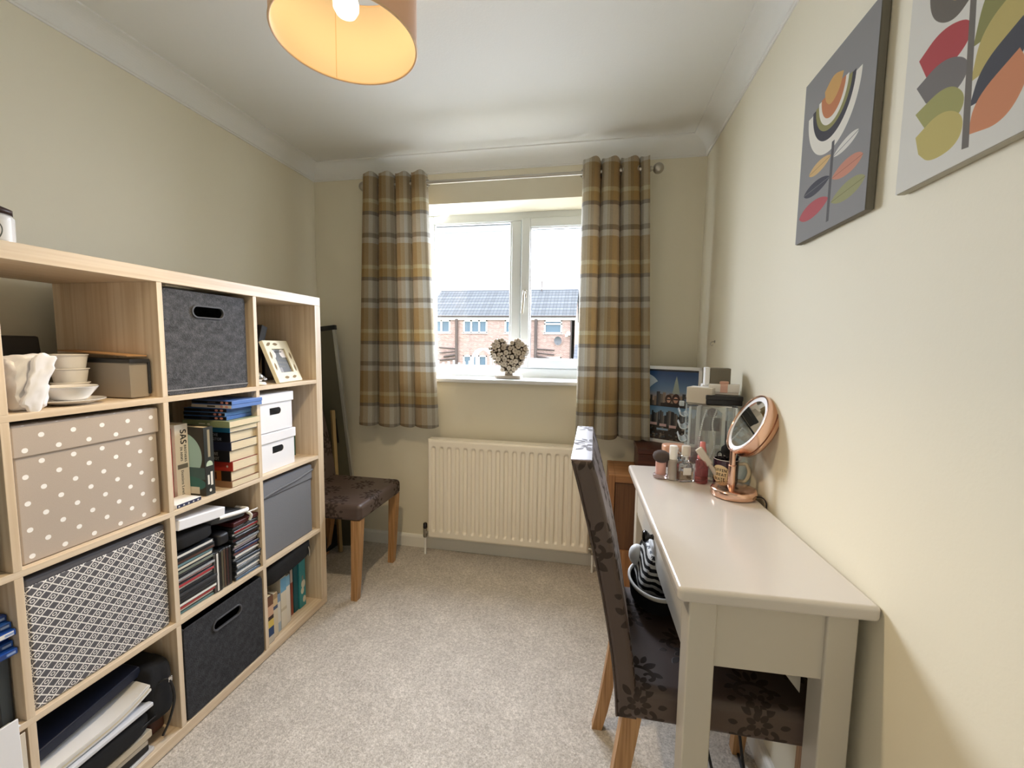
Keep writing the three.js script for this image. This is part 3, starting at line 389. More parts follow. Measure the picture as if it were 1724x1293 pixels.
{ const y0 = rowY(2)[0] + 0.001, G = 'paperbacks stacked in the second row';
  const txt = (a, b, col) => (c, w, h) => { c.fillStyle = col; c.font = 'bold 40px sans-serif'; c.fillText(a, w * 0.66, h * 0.3); c.fillText(b, w * 0.66, h * 0.72); };
  const list = [[0.0, 0.185, 0.022, 'flat paperback with a worn brown spine at the foot of the stack', 0x8a6248, spineTex('#9a7454', bars('#6b4a36', 0.3, 5, 3))],
    [0.022, 0.18, 0.036, 'paperback with an orange and black spine near the foot of the stack', 0x3a2a1e, spineTex('#b0672c', (c, w, h) => { c.fillStyle = '#20160f'; c.fillRect(w * 0.78, 0, w * 0.22, h); for (let i = 0; i < 5; i++) c.fillRect(w * (0.32 + i * 0.08), h * 0.15, w * 0.03, h * 0.7); })],
    [0.058, 0.18, 0.034, 'paperback with a red spine in the stack', 0x9c2a20, spineTex('#b8372a', (c, w, h) => { c.fillStyle = '#f0d9c8'; c.beginPath(); c.arc(w * 0.88, h * 0.5, 12, 0, 7); c.fill(); })],
    [0.092, 0.178, 0.04, 'black paperback with a grey two-line title just above the red one', 0x17161a, spineTex('#1b1a1e', txt('ONE', 'SHOT', '#9c9a94'))],
    [0.132, 0.178, 0.03, 'dark blue paperback between two black titled paperbacks', 0x1d2238, spineTex('#20263e', bars('#8c93ac', 0.3, 6, 9))],
    [0.162, 0.18, 0.036, 'dark paperback with a pale two-line title just below the slim blue one', 0x16171f, spineTex('#191a22', txt('THE', 'VISITOR', '#aab0c0'))],
    [0.198, 0.16, 0.018, 'slim bright blue paperback under the green book', 0x1f5f86, spineTex('#23698f', bars('#9cc4d8', 0.3, 4, 5))]];
  list.forEach(([y, len, th, lab, col, sp], i) => book('paperback', lab, len, 0.128 - (i % 3) * 0.003, th, std(col, 0.5), sp, [-0.004 - (i % 2) * 0.006, y0 + y, 0.512 - (i % 3) * 0.003], [0, (i % 3 - 1) * 0.012, 0], G));
  book('hardback_book', 'pale green hardback lying across the top of the paperbacks', 0.19, 0.14, 0.022, std(0x97a07c, 0.5), spineTex('#8e9a72', (c, w, h) => { c.fillStyle = '#f3f0da'; c.fillRect(w * 0.35, h * 0.4, w * 0.14, h * 0.16); c.beginPath(); c.arc(w * 0.56, h * 0.5, 16, 0, 7); c.fill(); }), [0.004, y0 + 0.217, 0.52], [0, 0.02, 0]);
  const dvd = (lab, y, x, z, ry, blue, sp, g) => { const t = thing('disc_case', lab, 'disc case', [x, y, z], ry, g); part(t, 'case', bx(-0.171, 0, 0, 0.0135, -0.135, 0, 0.0015), std(blue, 0.25)); part(t, 'sleeve', bx(-0.1705, -0.001, 0.0015, 0.012, -0.128, 0.0006, 0.0005), sp); };
  const dots = (bg, fg) => std(0xffffff, 0.3, { map: canvasTex(256, 32, (c, w, h) => { c.fillStyle = bg; c.fillRect(0, 0, w, h); c.fillStyle = fg; c.fillRect(w * 0.4, h * 0.3, w * 0.2, h * 0.4); c.fillStyle = '#c98a80'; c.beginPath(); c.arc(w * 0.76, h / 2, 10, 0, 7); c.arc(w * 0.88, h / 2, 10, 0, 7); c.fill(); }, 0.17, 0.0135) });
  const GD = 'blue disc cases on the paperbacks';
  dvd('blue disc case with a black sleeve just above the pale green book', y0 + 0.24, -0.02, 0.506, 0.05, 0x5580c4, dots('#141418', '#3a3a44'), GD);
  dvd('blue disc case second up from the pale green book', y0 + 0.254, -0.024, 0.508, 0.02, 0x6a9ad6, dots('#17171c', '#34343c'), GD);
  dvd('blue disc case third up from the pale green book', y0 + 0.268, -0.018, 0.506, 0.05, 0x4a74b8, dots('#101014', '#30303a'), GD);
  dvd('blue disc case with a white sleeve second from the top of the stack', y0 + 0.2825, 0.008, 0.512, -0.02, 0x6a8ccc, dots('#cfc6ba', '#4a463e'), GD);
  dvd('blue disc case with a black sleeve topmost of the stack', y0 + 0.2965, 0.01, 0.512, -0.02, 0x6588cc, dots('#16161a', '#484850'), GD);
  // upright books: turned so that the spine faces the room
  const up = (name, lab, x, z, hgt, deep, thick, col, sp) => { const t = thing(name, lab, 'book', [x, y0, z]); part(t, 'cover', merge([bx(-deep, 0, 0, hgt, 0, 0.0025, 0.0008), bx(-deep, 0, 0, hgt, thick - 0.0025, thick, 0.0008), bx(-0.003, 0, 0, hgt, 0.0005, thick - 0.0005, 0.001)]), std(col, 0.5)); part(t, 'pages', bx(-deep + 0.004, -0.002, 0.002, hgt - 0.003, 0.002, thick - 0.002, 0.0006), M.pages);
    if (sp) part(t, 'spine_print', new THREE.PlaneGeometry(1, 1).rotateZ(-Math.PI / 2).scale(thick, hgt, 1).rotateY(Math.PI / 2).translate(0.0006, hgt / 2, thick / 2), sp); return t; };
  up('hardback_book', 'red hardback with white lettering beside the left divider of the second row', -0.09, 0.649, 0.235, 0.16, 0.034, 0x9a2a2c, spineTex('#a83a38', (c, w, h) => { c.fillStyle = '#f2dcd6'; const r = rng(8); for (let i = 0; i < 10; i++) c.fillRect(30 + i * 44, h * 0.25, 14 + r() * 20, h * 0.5); }));
  up('hardback_book', 'cream spined hardback with bold black lettering standing upright', -0.078, 0.603, 0.245, 0.16, 0.044, 0xe2d8c8, spineTex('#e4dac9', (c, w, h) => { c.fillStyle = '#1a1816'; c.font = 'bold 62px sans-serif'; c.fillText('SAS', w * 0.17, h * 0.36); c.font = 'bold 24px sans-serif'; c.fillText('BROTHERS', w * 0.4, h * 0.26); c.fillText('IN ARMS', w * 0.4, h * 0.56); c.font = 'bold 26px serif'; c.fillText('Damien Lewis', w * 0.8, h * 0.55); c.fillStyle = '#6d675c'; c.fillRect(w * 0.54, h * 0.1, w * 0.06, h * 0.8); }));
  const dk = up('hardback_book', 'thick dark green hardback with a pale moon on its cover', -0.018, 0.566, 0.232, 0.17, 0.035, 0x2b2d28, spineTex('#23251f', (c, w, h) => { c.fillStyle = '#9a8d70'; c.fillRect(20, h * 0.36, w * 0.4, h * 0.26); c.fillStyle = '#b9c9ae'; c.beginPath(); c.arc(w * 0.56, h * 0.5, 34, 0, 7); c.fill(); c.fillStyle = '#23251f'; c.fillRect(w * 0.57, 0, 50, h); c.fillStyle = '#e8e4d8'; c.fillRect(w * 0.66, h * 0.2, w * 0.2, h * 0.24); c.fillRect(w * 0.7, h * 0.56, w * 0.14, h * 0.2); c.beginPath(); c.arc(w * 0.93, h * 0.5, 12, 0, 7); c.fill(); }));
  part(dk, 'cover_print', new THREE.PlaneGeometry(0.17, 0.232).translate(-0.085, 0.116, 0.0356), std(0xffffff, 0.4, { map: canvasTex(256, 350, (c, w, h) => { c.fillStyle = '#2d2c26'; c.fillRect(0, 0, w, h); c.fillStyle = '#a3c4bb'; c.beginPath(); c.arc(120, 150, 122, 0, 7); c.fill(); c.fillStyle = '#3c5a58'; c.fillRect(0, 205, w, 60); c.fillStyle = '#2f6660'; c.beginPath(); c.ellipse(130, 290, 130, 40, 0, 0, 7); c.fill(); c.fillStyle = '#ded8c8'; c.fillRect(160, 305, 60, 36); }) }));
  const bk = thing('booklet', 'thin white booklet with navy stars lying before the upright books', 'booklet', [-0.006, y0, 0.715]);
  part(bk, 'pages', bx(-0.07, 0, 0, 0.012, -0.085, 0, 0.001), M.white); part(bk, 'star_print', plain(0, 0.0006, 0.001, 0.011, -0.084, -0.002), std(0xffffff, 0.5, { map: canvasTex(256, 36, (c, w, h) => { c.fillStyle = '#283050'; c.fillRect(0, 0, w, h); c.fillStyle = '#f0eee8'; for (let i = 0; i < 5; i++) { c.beginPath(); for (let k = 0; k < 10; k++) { const a = k * Math.PI / 5 - Math.PI / 2, q = k % 2 ? 6 : 14; c.lineTo(28 + i * 50 + q * Math.cos(a), 18 + q * Math.sin(a)); } c.fill(); } }, 0.082, 0.01) })); }

// ---- third row: compact discs in two lying stacks and one standing group
{ const nth = ['first','second','third','fourth','fifth','sixth','seventh','eighth','ninth','tenth','eleventh','twelfth','thirteenth','fourteenth','fifteenth','sixteenth','seventeenth','eighteenth','nineteenth'], y0 = rowY(3)[0] + 0.001, r = rng(909), caseMat = phys(0x33363a, 0.15, { clearcoat: 0.5 });
  const cols = [['blue-green', 0x5f8488], ['white', 0xe6e4e0], ['red', 0xa83a3a], ['white', 0xe9e7e3], ['black', 0x202124], ['black', 0x26272b], ['charcoal', 0x3c3d42], ['black', 0x1d1e21], ['white', 0xdcdad6], ['crimson', 0xb23a40], ['pink', 0xd7b0b0], ['silver', 0xa9aaad], ['charcoal', 0x4a4b4f], ['sage', 0x7c8478], ['cream', 0xd8d2c0], ['teal', 0x6a8a90], ['brown', 0x5c4038], ['black', 0x202124], ['white', 0xdfddd8]];
  const cd = (lab, col, pos, rot, group, w = 0.142) => { const t = thing('compact_disc_case', lab, 'disc case', pos, 0, group); t.rotation.set(...rot); part(t, 'case', bx(-0.124, 0, 0, 0.01, -w / 2, w / 2, 0.0012), caseMat); part(t, 'spine_card', bx(-0.123, 0.0008, 0.0014, 0.0086, -w / 2 + 0.005, w / 2 - 0.003, 0.0004), std(col, 0.3)); };
  cols.forEach(([n, c], k) => { cd(`${n} spined disc case, ${nth[k]} from the foot of the left lying stack`, c, [-0.012 - r() * 0.012, y0 + k * 0.0104, 0.6515 + (r() - 0.5) * 0.006], [0, (r() - 0.5) * 0.05, 0], 'left stack of disc cases'); });
  const c2 = [['blue', 0x56708c], ['grey', 0x8b8f94], ['white', 0xe2e0dc], ['slate', 0x52606c], ['grey', 0x7e8388], ['white', 0xdad8d4], ['slate', 0x3f4a56], ['grey', 0x989ca0], ['white', 0xe8e6e2], ['rose', 0x9a6a68], ['navy', 0x2a3560], ['lilac', 0xb9a8b4], ['white', 0xe6e4e0], ['grey', 0x86898e], ['maroon', 0x5c2424], ['black', 0x232326], ['white', 0xe2e0dc], ['crimson', 0x8c2c30], ['charcoal', 0x45464a]];
  c2.forEach(([n, c], k) => { cd(`${n} spined disc case, ${nth[k]} from the foot of the right lying stack`, c, [-0.006 - r() * 0.014, y0 + k * 0.0104, 0.449 + (r() - 0.5) * 0.006], [0, (r() - 0.5) * 0.05, 0], 'right stack of disc cases', 0.115); });
  [['charcoal', 0x4d4a47], ['white', 0xe4e2de], ['black', 0x1f1d1c], ['olive', 0x5f5a48], ['brown', 0x5a4436], ['dark red', 0x3a2020], ['black', 0x242222]].forEach(([n, c], k) => cd(`${n} spined disc case, ${nth[k]} of those standing between the lying stacks`, c, [-0.012 - r() * 0.006, y0 + 0.072, 0.5785 - k * 0.0101], [Math.PI / 2, 0, 0], 'standing disc cases'));
  // on the stacks: dark pouch, ring binder, zip pouch
  solo('disc_wallet', 'black padded disc wallet lying on the left disc stack', 'disc wallet', lump(0.2, 0.05, 0.15, 0.1, 71), M.blackcloth, [-0.115, y0 + 0.228, 0.645]);
  solo('ring_binder', 'white ring binder lying on the black disc wallet', 'ring binder', bx(-0.24, 0, 0, 0.034, -0.085, 0.085, 0.004), M.card, [-0.01, y0 + 0.268, 0.625], [R(-6), 0, 0]);
  const p = thing('pencil_pouch', 'dark grey zip pouch with a white edge over the right disc stack', 'pouch', [-0.09, y0 + 0.245, 0.515]); p.rotation.x = R(-8);
  part(p, 'pouch', lump(0.16, 0.03, 0.16, 0.12, 83), std(0x3a3d42, 0.6)); part(p, 'edge_piping', tube([[0.075, 0.008, 0.05], [0.08, 0.01, -0.04], [0.07, 0.01, -0.078], [0.02, 0.01, -0.082]], 0.008, 30, 8), M.white); part(p, 'zip_pull', tube([[0.07, 0.0, -0.078], [0.085, -0.012, -0.085], [0.082, -0.03, -0.082]], 0.005, 16, 8), std(0xd8d6cc, 0.5));
  part(p, 'cord', tube([[0.072, -0.002, -0.083], [0.08, 0.004, -0.11], [0.078, 0.006, -0.122]], 0.003, 16, 6), M.white);
  solo('notebook', 'maroon notebook lying on the right disc stack under the pouch', 'notebook', bx(-0.15, 0, 0, 0.016, -0.06, 0.055, 0.003), std(0x4a1c1e, 0.5), [-0.012, y0 + 0.2, 0.45]);
  solo('spectacle_case', 'black spectacle case lying above the standing discs', 'spectacle case', lump(0.12, 0.044, 0.05, 0.06, 91), std(0x18181d, 0.5), [-0.075, y0 + 0.176, 0.541]); }
// ---- fourth row, right square: books and a black pouch on them
{ const y0 = rowY(4)[0] + 0.001;
  const up = (lab, x, z, hgt, deep, thick, cov, page, draw) => { const t = thing('book', lab, 'book', [x, y0, z]); part(t, 'cover', merge([bx(-deep, 0, 0, hgt, 0, 0.003, 0.0008), bx(-deep, 0, 0, hgt, thick - 0.003, thick, 0.0008), bx(-0.003, 0, 0, hgt, 0.0005, thick - 0.0005, 0.001)]), std(cov, 0.5)); part(t, 'pages', bx(-deep + 0.004, -0.002, 0.002, hgt - 0.003, 0.002, thick - 0.002, 0.0006), M.pages); if (draw) part(t, 'spine_print', new THREE.PlaneGeometry(thick * 0.98, hgt * 0.98).rotateY(Math.PI / 2).translate(0.0006, hgt / 2, thick / 2), std(0xffffff, 0.5, { map: canvasTex(64, 256, draw) })); return t; };
  const blocks = (list) => (c, w, h) => list.forEach(([col, a, b]) => { c.fillStyle = col; c.fillRect(0, a * h, w, (b - a) * h); });
  up('children\'s book with a brown, yellow and navy picture spine', -0.012, 0.333, 0.2, 0.2, 0.03, 0x5a4030, 0, blocks([['#6a442e', 0, 0.2], ['#c9a184', 0.2, 0.42], ['#39261d', 0.42, 0.5], ['#d3b85c', 0.5, 0.66], ['#23426e', 0.66, 0.85], ['#c8bfae', 0.85, 1]]));
  up('beige paperback with a grey blue cap stripe beside the picture book', -0.02, 0.3, 0.19, 0.2, 0.026, 0xc9b698, 0, blocks([['#a08662', 0, 0.12], ['#c8ae86', 0.12, 0.28], ['#4a5872', 0.28, 0.36], ['#cfc2a8', 0.36, 1]]));
  up('pale blue paperback with a worn white spine in the bottom row', -0.03, 0.272, 0.165, 0.18, 0.026, 0x8ca2b4, 0, blocks([['#7c93a8', 0, 0.2], ['#d2ccc0', 0.2, 0.75], ['#a3b0ba', 0.75, 1]]));
  up('cream paperback with a sky blue head band', -0.03, 0.236, 0.225, 0.19, 0.034, 0xd6cdb9, 0, blocks([['#6fa4c2', 0, 0.28], ['#d9cfba', 0.28, 0.6], ['#c4b79d', 0.6, 0.66], ['#ddd4c2', 0.66, 1]]));
  up('white paperback with a blue head next to the brown spine', -0.035, 0.208, 0.215, 0.19, 0.026, 0xdad3c6, 0, blocks([['#7fb0c8', 0, 0.22], ['#dcd5c8', 0.22, 1]]));
  up('dark slate hardback standing in the bottom row', -0.05, 0.187, 0.22, 0.19, 0.019, 0x3f4340, 0, blocks([['#2a2324', 0, 0.4], ['#4b504c', 0.4, 1]]));
  up('rust red hardback standing in the bottom row', -0.055, 0.166, 0.235, 0.19, 0.019, 0x8c4632, 0, blocks([['#b7a79a', 0, 0.35], ['#93452f', 0.35, 1]]));
  up('dark teal book beside the wide teal box file', -0.055, 0.134, 0.25, 0.2, 0.026, 0x0f5660, 0, blocks([['#0f5a66', 0, 1]]));
  up('wide teal book with a cream floral label standing at the end', -0.05, 0.088, 0.262, 0.22, 0.042, 0x2f8a92, 0, (c, w, h) => { c.fillStyle = '#358c94'; c.fillRect(0, 0, w, h); c.fillStyle = '#d6d3c0'; for (const [x, y, q] of [[40, 150, 20], [30, 180, 16], [48, 225, 16]]) { c.beginPath(); c.arc(x, y, q, 0, 7); c.fill(); } c.fillStyle = '#7a8c82'; c.fillRect(26, 110, 18, 24); });
  const b = thing('zip_pouch', 'black zipped pouch lying across the books of the bottom row', 'pouch', [-0.1, y0 + 0.29, 0.225]); b.rotation.x = R(6);
  part(b, 'pouch', lump(0.2, 0.085, 0.29, 0.1, 95), M.blackcloth); part(b, 'zip_pull', tube([[0.1, 0.01, -0.1], [0.104, -0.012, -0.1], [0.102, -0.034, -0.098]], 0.0032, 14, 6), M.brushed); b.position.y = y0 + 0.268 - 0.015 + 0.03; }
// ---- fourth row, third square: papers, folders and a camera bag
{ const y0 = rowY(4)[0] + 0.001, z0 = 0.745;
  const F = (name, lab, cat, g, mat, pos, rot) => solo(name, lab, cat, g, mat, pos, rot);
  F('document_sleeve', 'clear plastic sleeve of papers at the foot of the pile', 'document sleeve', bx(-0.3, 0, 0, 0.012, -0.1, 0.15, 0.003), phys(0xd6d8dc, 0.15, { clearcoat: 1 }), [-0.006, y0, 0.915], [0, R(4), 0]);
  F('folder', 'black card folder near the foot of the pile', 'folder', bx(-0.3, 0, 0, 0.03, -0.09, 0.14, 0.004), std(0x141416, 0.5), [-0.01, y0 + 0.013, 0.92], [0, R(2), 0]);
  F('envelope', 'beige card envelope between the black folders', 'envelope', bx(-0.3, 0, 0, 0.014, -0.085, 0.135, 0.002), std(0xb5ab9b, 0.7), [-0.004, y0 + 0.0435, 0.925], [0, R(-1), 0]);
  F('folder', 'wide pale buff folder under the black portfolio', 'folder', bx(-0.3, 0, 0, 0.022, -0.09, 0.15, 0.003), std(0xc9bda6, 0.7), [0.0, y0 + 0.0585, 0.918], [0, R(1), 0]);
  const p = thing('portfolio', 'thick black zipped portfolio case in the middle of the pile', 'portfolio', [-0.13, y0 + 0.113, 0.942]); part(p, 'case', lump(0.28, 0.066, 0.25, 0.05, 97), M.blackcloth); part(p, 'zip', tube([[0.13, 0, 0.125], [0.136, 0, 0], [0.13, 0, -0.125]], 0.003, 20, 6), M.darkmetal);
  F('plastic_wallet', 'glossy clear wallet of papers on the black portfolio', 'document sleeve', bx(-0.29, 0.008, 0, 0.012, -0.1, 0.135, 0.003), phys(0xdfe2ea, 0.12, { clearcoat: 1 }), [-0.004, y0 + 0.149, 0.925], [R(3), R(-2), 0]);
  const w = thing('paper_stack', 'thick curling stack of white and cream papers with treasury tags', 'papers', [-0.006, y0 + 0.166, 0.945]); w.rotation.set(R(4), R(-3), 0);
  for (let k = 0; k < 4; k++) { const g = new THREE.BoxGeometry(0.27, 0.006, 0.245 - k * 0.004, 1, 1, 14), q = g.attributes.position; for (let i = 0; i < q.count; i++) { const zz = q.getZ(i); q.setY(i, q.getY(i) + 1.6 * Math.max(0, -zz - 0.0) ** 2 * (1 + k * 0.1)); } g.computeVertexNormals(); part(w, 'sheet_bundle', g, std(k % 3 === 1 ? 0xe9dfc3 : 0xf3f1ee, 0.6), [-0.135 + k * 0.002, 0.004 + k * 0.0068, 0.004 * (k % 2)]); }
  F('blue_folder', 'dark navy folder lying on top behind the curling papers', 'folder', bx(-0.3, 0, 0, 0.03, -0.12, 0.12, 0.004), std(0x0f1930, 0.5), [-0.035, y0 + 0.222, 0.94], [R(9), 0, 0]);
  const c = thing('camera_bag', 'black camera bag with a shoulder strap beside the paper pile', 'camera bag', [-0.1, y0 + 0.165, 0.792]); 
  part(c, 'bag', lump(0.2, 0.19, 0.09, 0.12, 99), M.blackcloth); part(c, 'strap', tube([[0.085, 0.03, 0.02], [0.11, 0.04, -0.005], [0.118, -0.02, -0.018], [0.108, -0.09, -0.01], [0.09, -0.142, 0.0]], 0.0035, 30, 6), M.black); part(c, 'buckle', rb(0.008, 0.016, 0.012, 0.002).translate(0.112, 0.036, -0.012), M.chrome);
  F('leather_case', 'brown leather case under the camera bag', 'case', lump(0.2, 0.07, 0.06, 0.06, 103), std(0x4a2416, 0.5), [-0.15, y0 + 0.036, 0.774], [0, 0, 0]); }
// ---- the column at the picture's left edge
{ const y0 = rowY(3)[0] + 0.001, sleeve = (a, b) => std(0xffffff, 0.3, { map: canvasTex(128, 32, (c, w, h) => { c.fillStyle = a; c.fillRect(0, 0, w, h); c.fillStyle = b; c.fillRect(w * 0.2, h * 0.3, w * 0.5, h * 0.4); }, 0.17, 0.0135) });
  const G = 'blue disc cases in the leftmost square', labs = ['blue disc case at the foot of the leftmost pile', 'blue disc case second from the foot of the leftmost pile', 'blue disc case third from the foot of the leftmost pile', 'blue disc case with a white stripe in the leftmost pile', 'blue disc case second from the top of the leftmost pile', 'topmost blue disc case of the leftmost pile'];
  const k0 = thing('disc_case', 'tall row of dark disc cases standing under the leftmost blue pile', 'disc case', [-0.03, y0, 1.12]); part(k0, 'case', bx(-0.136, 0, 0, 0.164, -0.026, 0, 0.002), std(0x23262b, 0.3)); part(k0, 'sleeve', bx(-0.13, 0.0006, 0.002, 0.162, -0.022, -0.004, 0.0005), std(0x3c4650, 0.3));
  const k1 = thing('disc_case', 'slate blue disc case standing in the leftmost square', 'disc case', [-0.03, y0, 1.155]); part(k1, 'case', bx(-0.136, 0, 0, 0.164, -0.03, 0, 0.002), std(0x5b7284, 0.3)); part(k1, 'sleeve', bx(-0.13, 0.0006, 0.002, 0.162, -0.026, -0.004, 0.0005), std(0x6a8398, 0.3));
  labs.forEach((l, k) => { const t = thing('disc_case', l, 'disc case', [-0.003 - (k % 3) * 0.012, y0 + 0.166 + k * 0.0148, 1.164], 0, G); part(t, 'case', bx(-0.135, 0, 0, 0.0138, -0.07, 0.1, 0.0015), std([0x1f4a9c, 0x2b5db4, 0x1c3f88][k % 3], 0.25)); part(t, 'sleeve', bx(-0.13, 0.0007, 0.002, 0.0118, -0.066, 0.096, 0.0005), sleeve(k === 3 ? '#e8e6e0' : '#1d3f80', '#8ea4cc')); });
  const q = thing('paper_sheaf', 'sheaf of white paper hanging over the leftmost shelf edge', 'papers', [0.0, y0, 1.16]);
  part(q, 'sheet_bundle', bx(-0.028, 0.0045, 0.0, 0.004, -0.055, 0.09, 0.001), M.card);
  part(q, 'sheet_bundle', bx(0.0015, 0.0055, -0.26, 0.022, -0.052, 0.092, 0.0015).rotateZ(0.02), M.card);
  part(q, 'sheet_bundle', bx(0.001, 0.0035, -0.3, -0.02, -0.062, -0.03, 0.001), std(0xd9cfbd, 0.7));
  solo('storage_box', 'black fabric box almost out of frame in the leftmost second row', 'storage box', bx(-0.35, 0, 0, 0.3, -0.15, 0.15, 0.006), M.feltDark, [-0.02, rowY(2)[0] + 0.001, 1.262]); }

// ---------------------------------------------------------------- radiator under the window
{ const X0 = 0.297, X1 = 1.243, Y0 = 0.11, Y1 = 0.71, Z = -0.537, t = thing('radiator', 'cream painted ribbed panel radiator under the window', 'radiator', [0, 0, 0]);
  const nx = 400, ny = 90, g = new THREE.PlaneGeometry(X1 - X0 - 0.008, Y1 - Y0 - 0.008, nx, ny), p = g.attributes.position, N = 19, pitch = (X1 - X0 - 0.03) / N;
  for (let i = 0; i < p.count; i++) {
    const x = p.getX(i), y = p.getY(i), k = Math.round(x / pitch), dx = Math.abs(x - k * pitch), top = (Y1 - Y0) / 2 - 0.045, e = Math.abs(k) > (N - 1) / 2 ? 0 : 1;
    const dy = Math.max(0, Math.abs(y) - (top - 0.012)), rr = Math.hypot(dx, dy), w = 0.0145, s = Math.max(0, 1 - rr / w); let d = e * Math.min(1, s * 2.2); d = d * d * (3 - 2 * d);
    const edge = Math.min((X1 - X0) / 2 - 0.004 - Math.abs(x), (Y1 - Y0) / 2 - 0.004 - Math.abs(y)); p.setZ(i, -0.011 * d - (edge < 0.004 ? 0.006 : 0));
  }
  g.computeVertexNormals();
  part(t, 'front_panel', g, M.radiator, [(X0 + X1) / 2, (Y0 + Y1) / 2, Z]);
  part(t, 'back_panel', bx(X0, X1, Y0, Y1, Z - 0.028, Z - 0.0125, 0.005), M.radiator);
  part(t, 'convector', merge([bx(X0 + 0.02, X1 - 0.02, Y0 + 0.02, Y1 - 0.02, Z - 0.055, Z - 0.022, 0.003), bx(X0 + 0.002, X1 - 0.002, Y1 - 0.006, Y1, Z - 0.07, Z - 0.008, 0.002)]), M.radiator);
  for (const x of [X0 + 0.15, X1 - 0.15]) part(t, 'bracket', bx(x - 0.02, x + 0.02, 0.15, 0.66, ZB + 0.001, Z - 0.05, 0.003), M.radiator);
  for (const [x, s] of [[X0, -1], [X1, 1]]) { const v = new THREE.Group(); v.name = 'valve'; v.position.set(x + s * 0.022, 0.135, Z - 0.022); t.add(v);
    part(v, 'valve_body', merge([cyl(0.011, 0.011, 0.05, 14), cyl(0.009, 0.009, 0.03, 12).rotateZ(Math.PI / 2).translate(-s * 0.012, 0, 0), cyl(0.014, 0.012, 0.014, 8).translate(0, -0.022, 0)]), M.brushed);
    part(v, 'cap', lathe([[0, 0], [0.011, 0], [0.013, 0.004], [0.012, 0.03], [0.008, 0.034], [0, 0.034]], 14).translate(0, 0.025, 0), M.darkmetal);
    part(v, 'pipe', cyl(0.0065, 0.0065, 0.11, 12).translate(0, -0.082, 0), M.white); } }

// ---------------------------------------------------------------- curtain pole and curtains
const PZ = -0.548, PY = 2.157;
{ const t = thing('curtain_pole', 'brushed steel curtain pole with ball finials above the window', 'curtain pole', [0, PY, PZ]);
  part(t, 'rod', cyl(0.0105, 0.0105, 1.53, 18).rotateZ(Math.PI / 2).translate(0.72, 0, 0), M.brushed);
  for (const [x, s] of [[-0.045, -1], [1.487, 1]]) part(t, 'finial', merge([lathe([[0, 0], [0.013, 0], [0.014, 0.006], [0.01, 0.012], [0.009, 0.02]], 20).rotateZ(-s * Math.PI / 2).translate(x, 0, 0), new THREE.SphereGeometry(0.027, 24, 16).translate(x + s * 0.042, 0, 0)]), M.brushed);
  for (const x of [0.05, 1.385]) { const b = part(t, 'bracket', merge([cyl(0.022, 0.022, 0.008, 20).rotateX(Math.PI / 2).translate(x, 0, ZB - PZ + 0.004), cyl(0.007, 0.007, 0.09, 12).rotateX(Math.PI / 2).translate(x, -0.008, -0.052), new THREE.TorusGeometry(0.0145, 0.004, 8, 20).rotateY(Math.PI / 2).translate(x, 0, 0)]), std(0xe2dfd8, 0.35)); b.userData.label = 'pale pole bracket'; } }
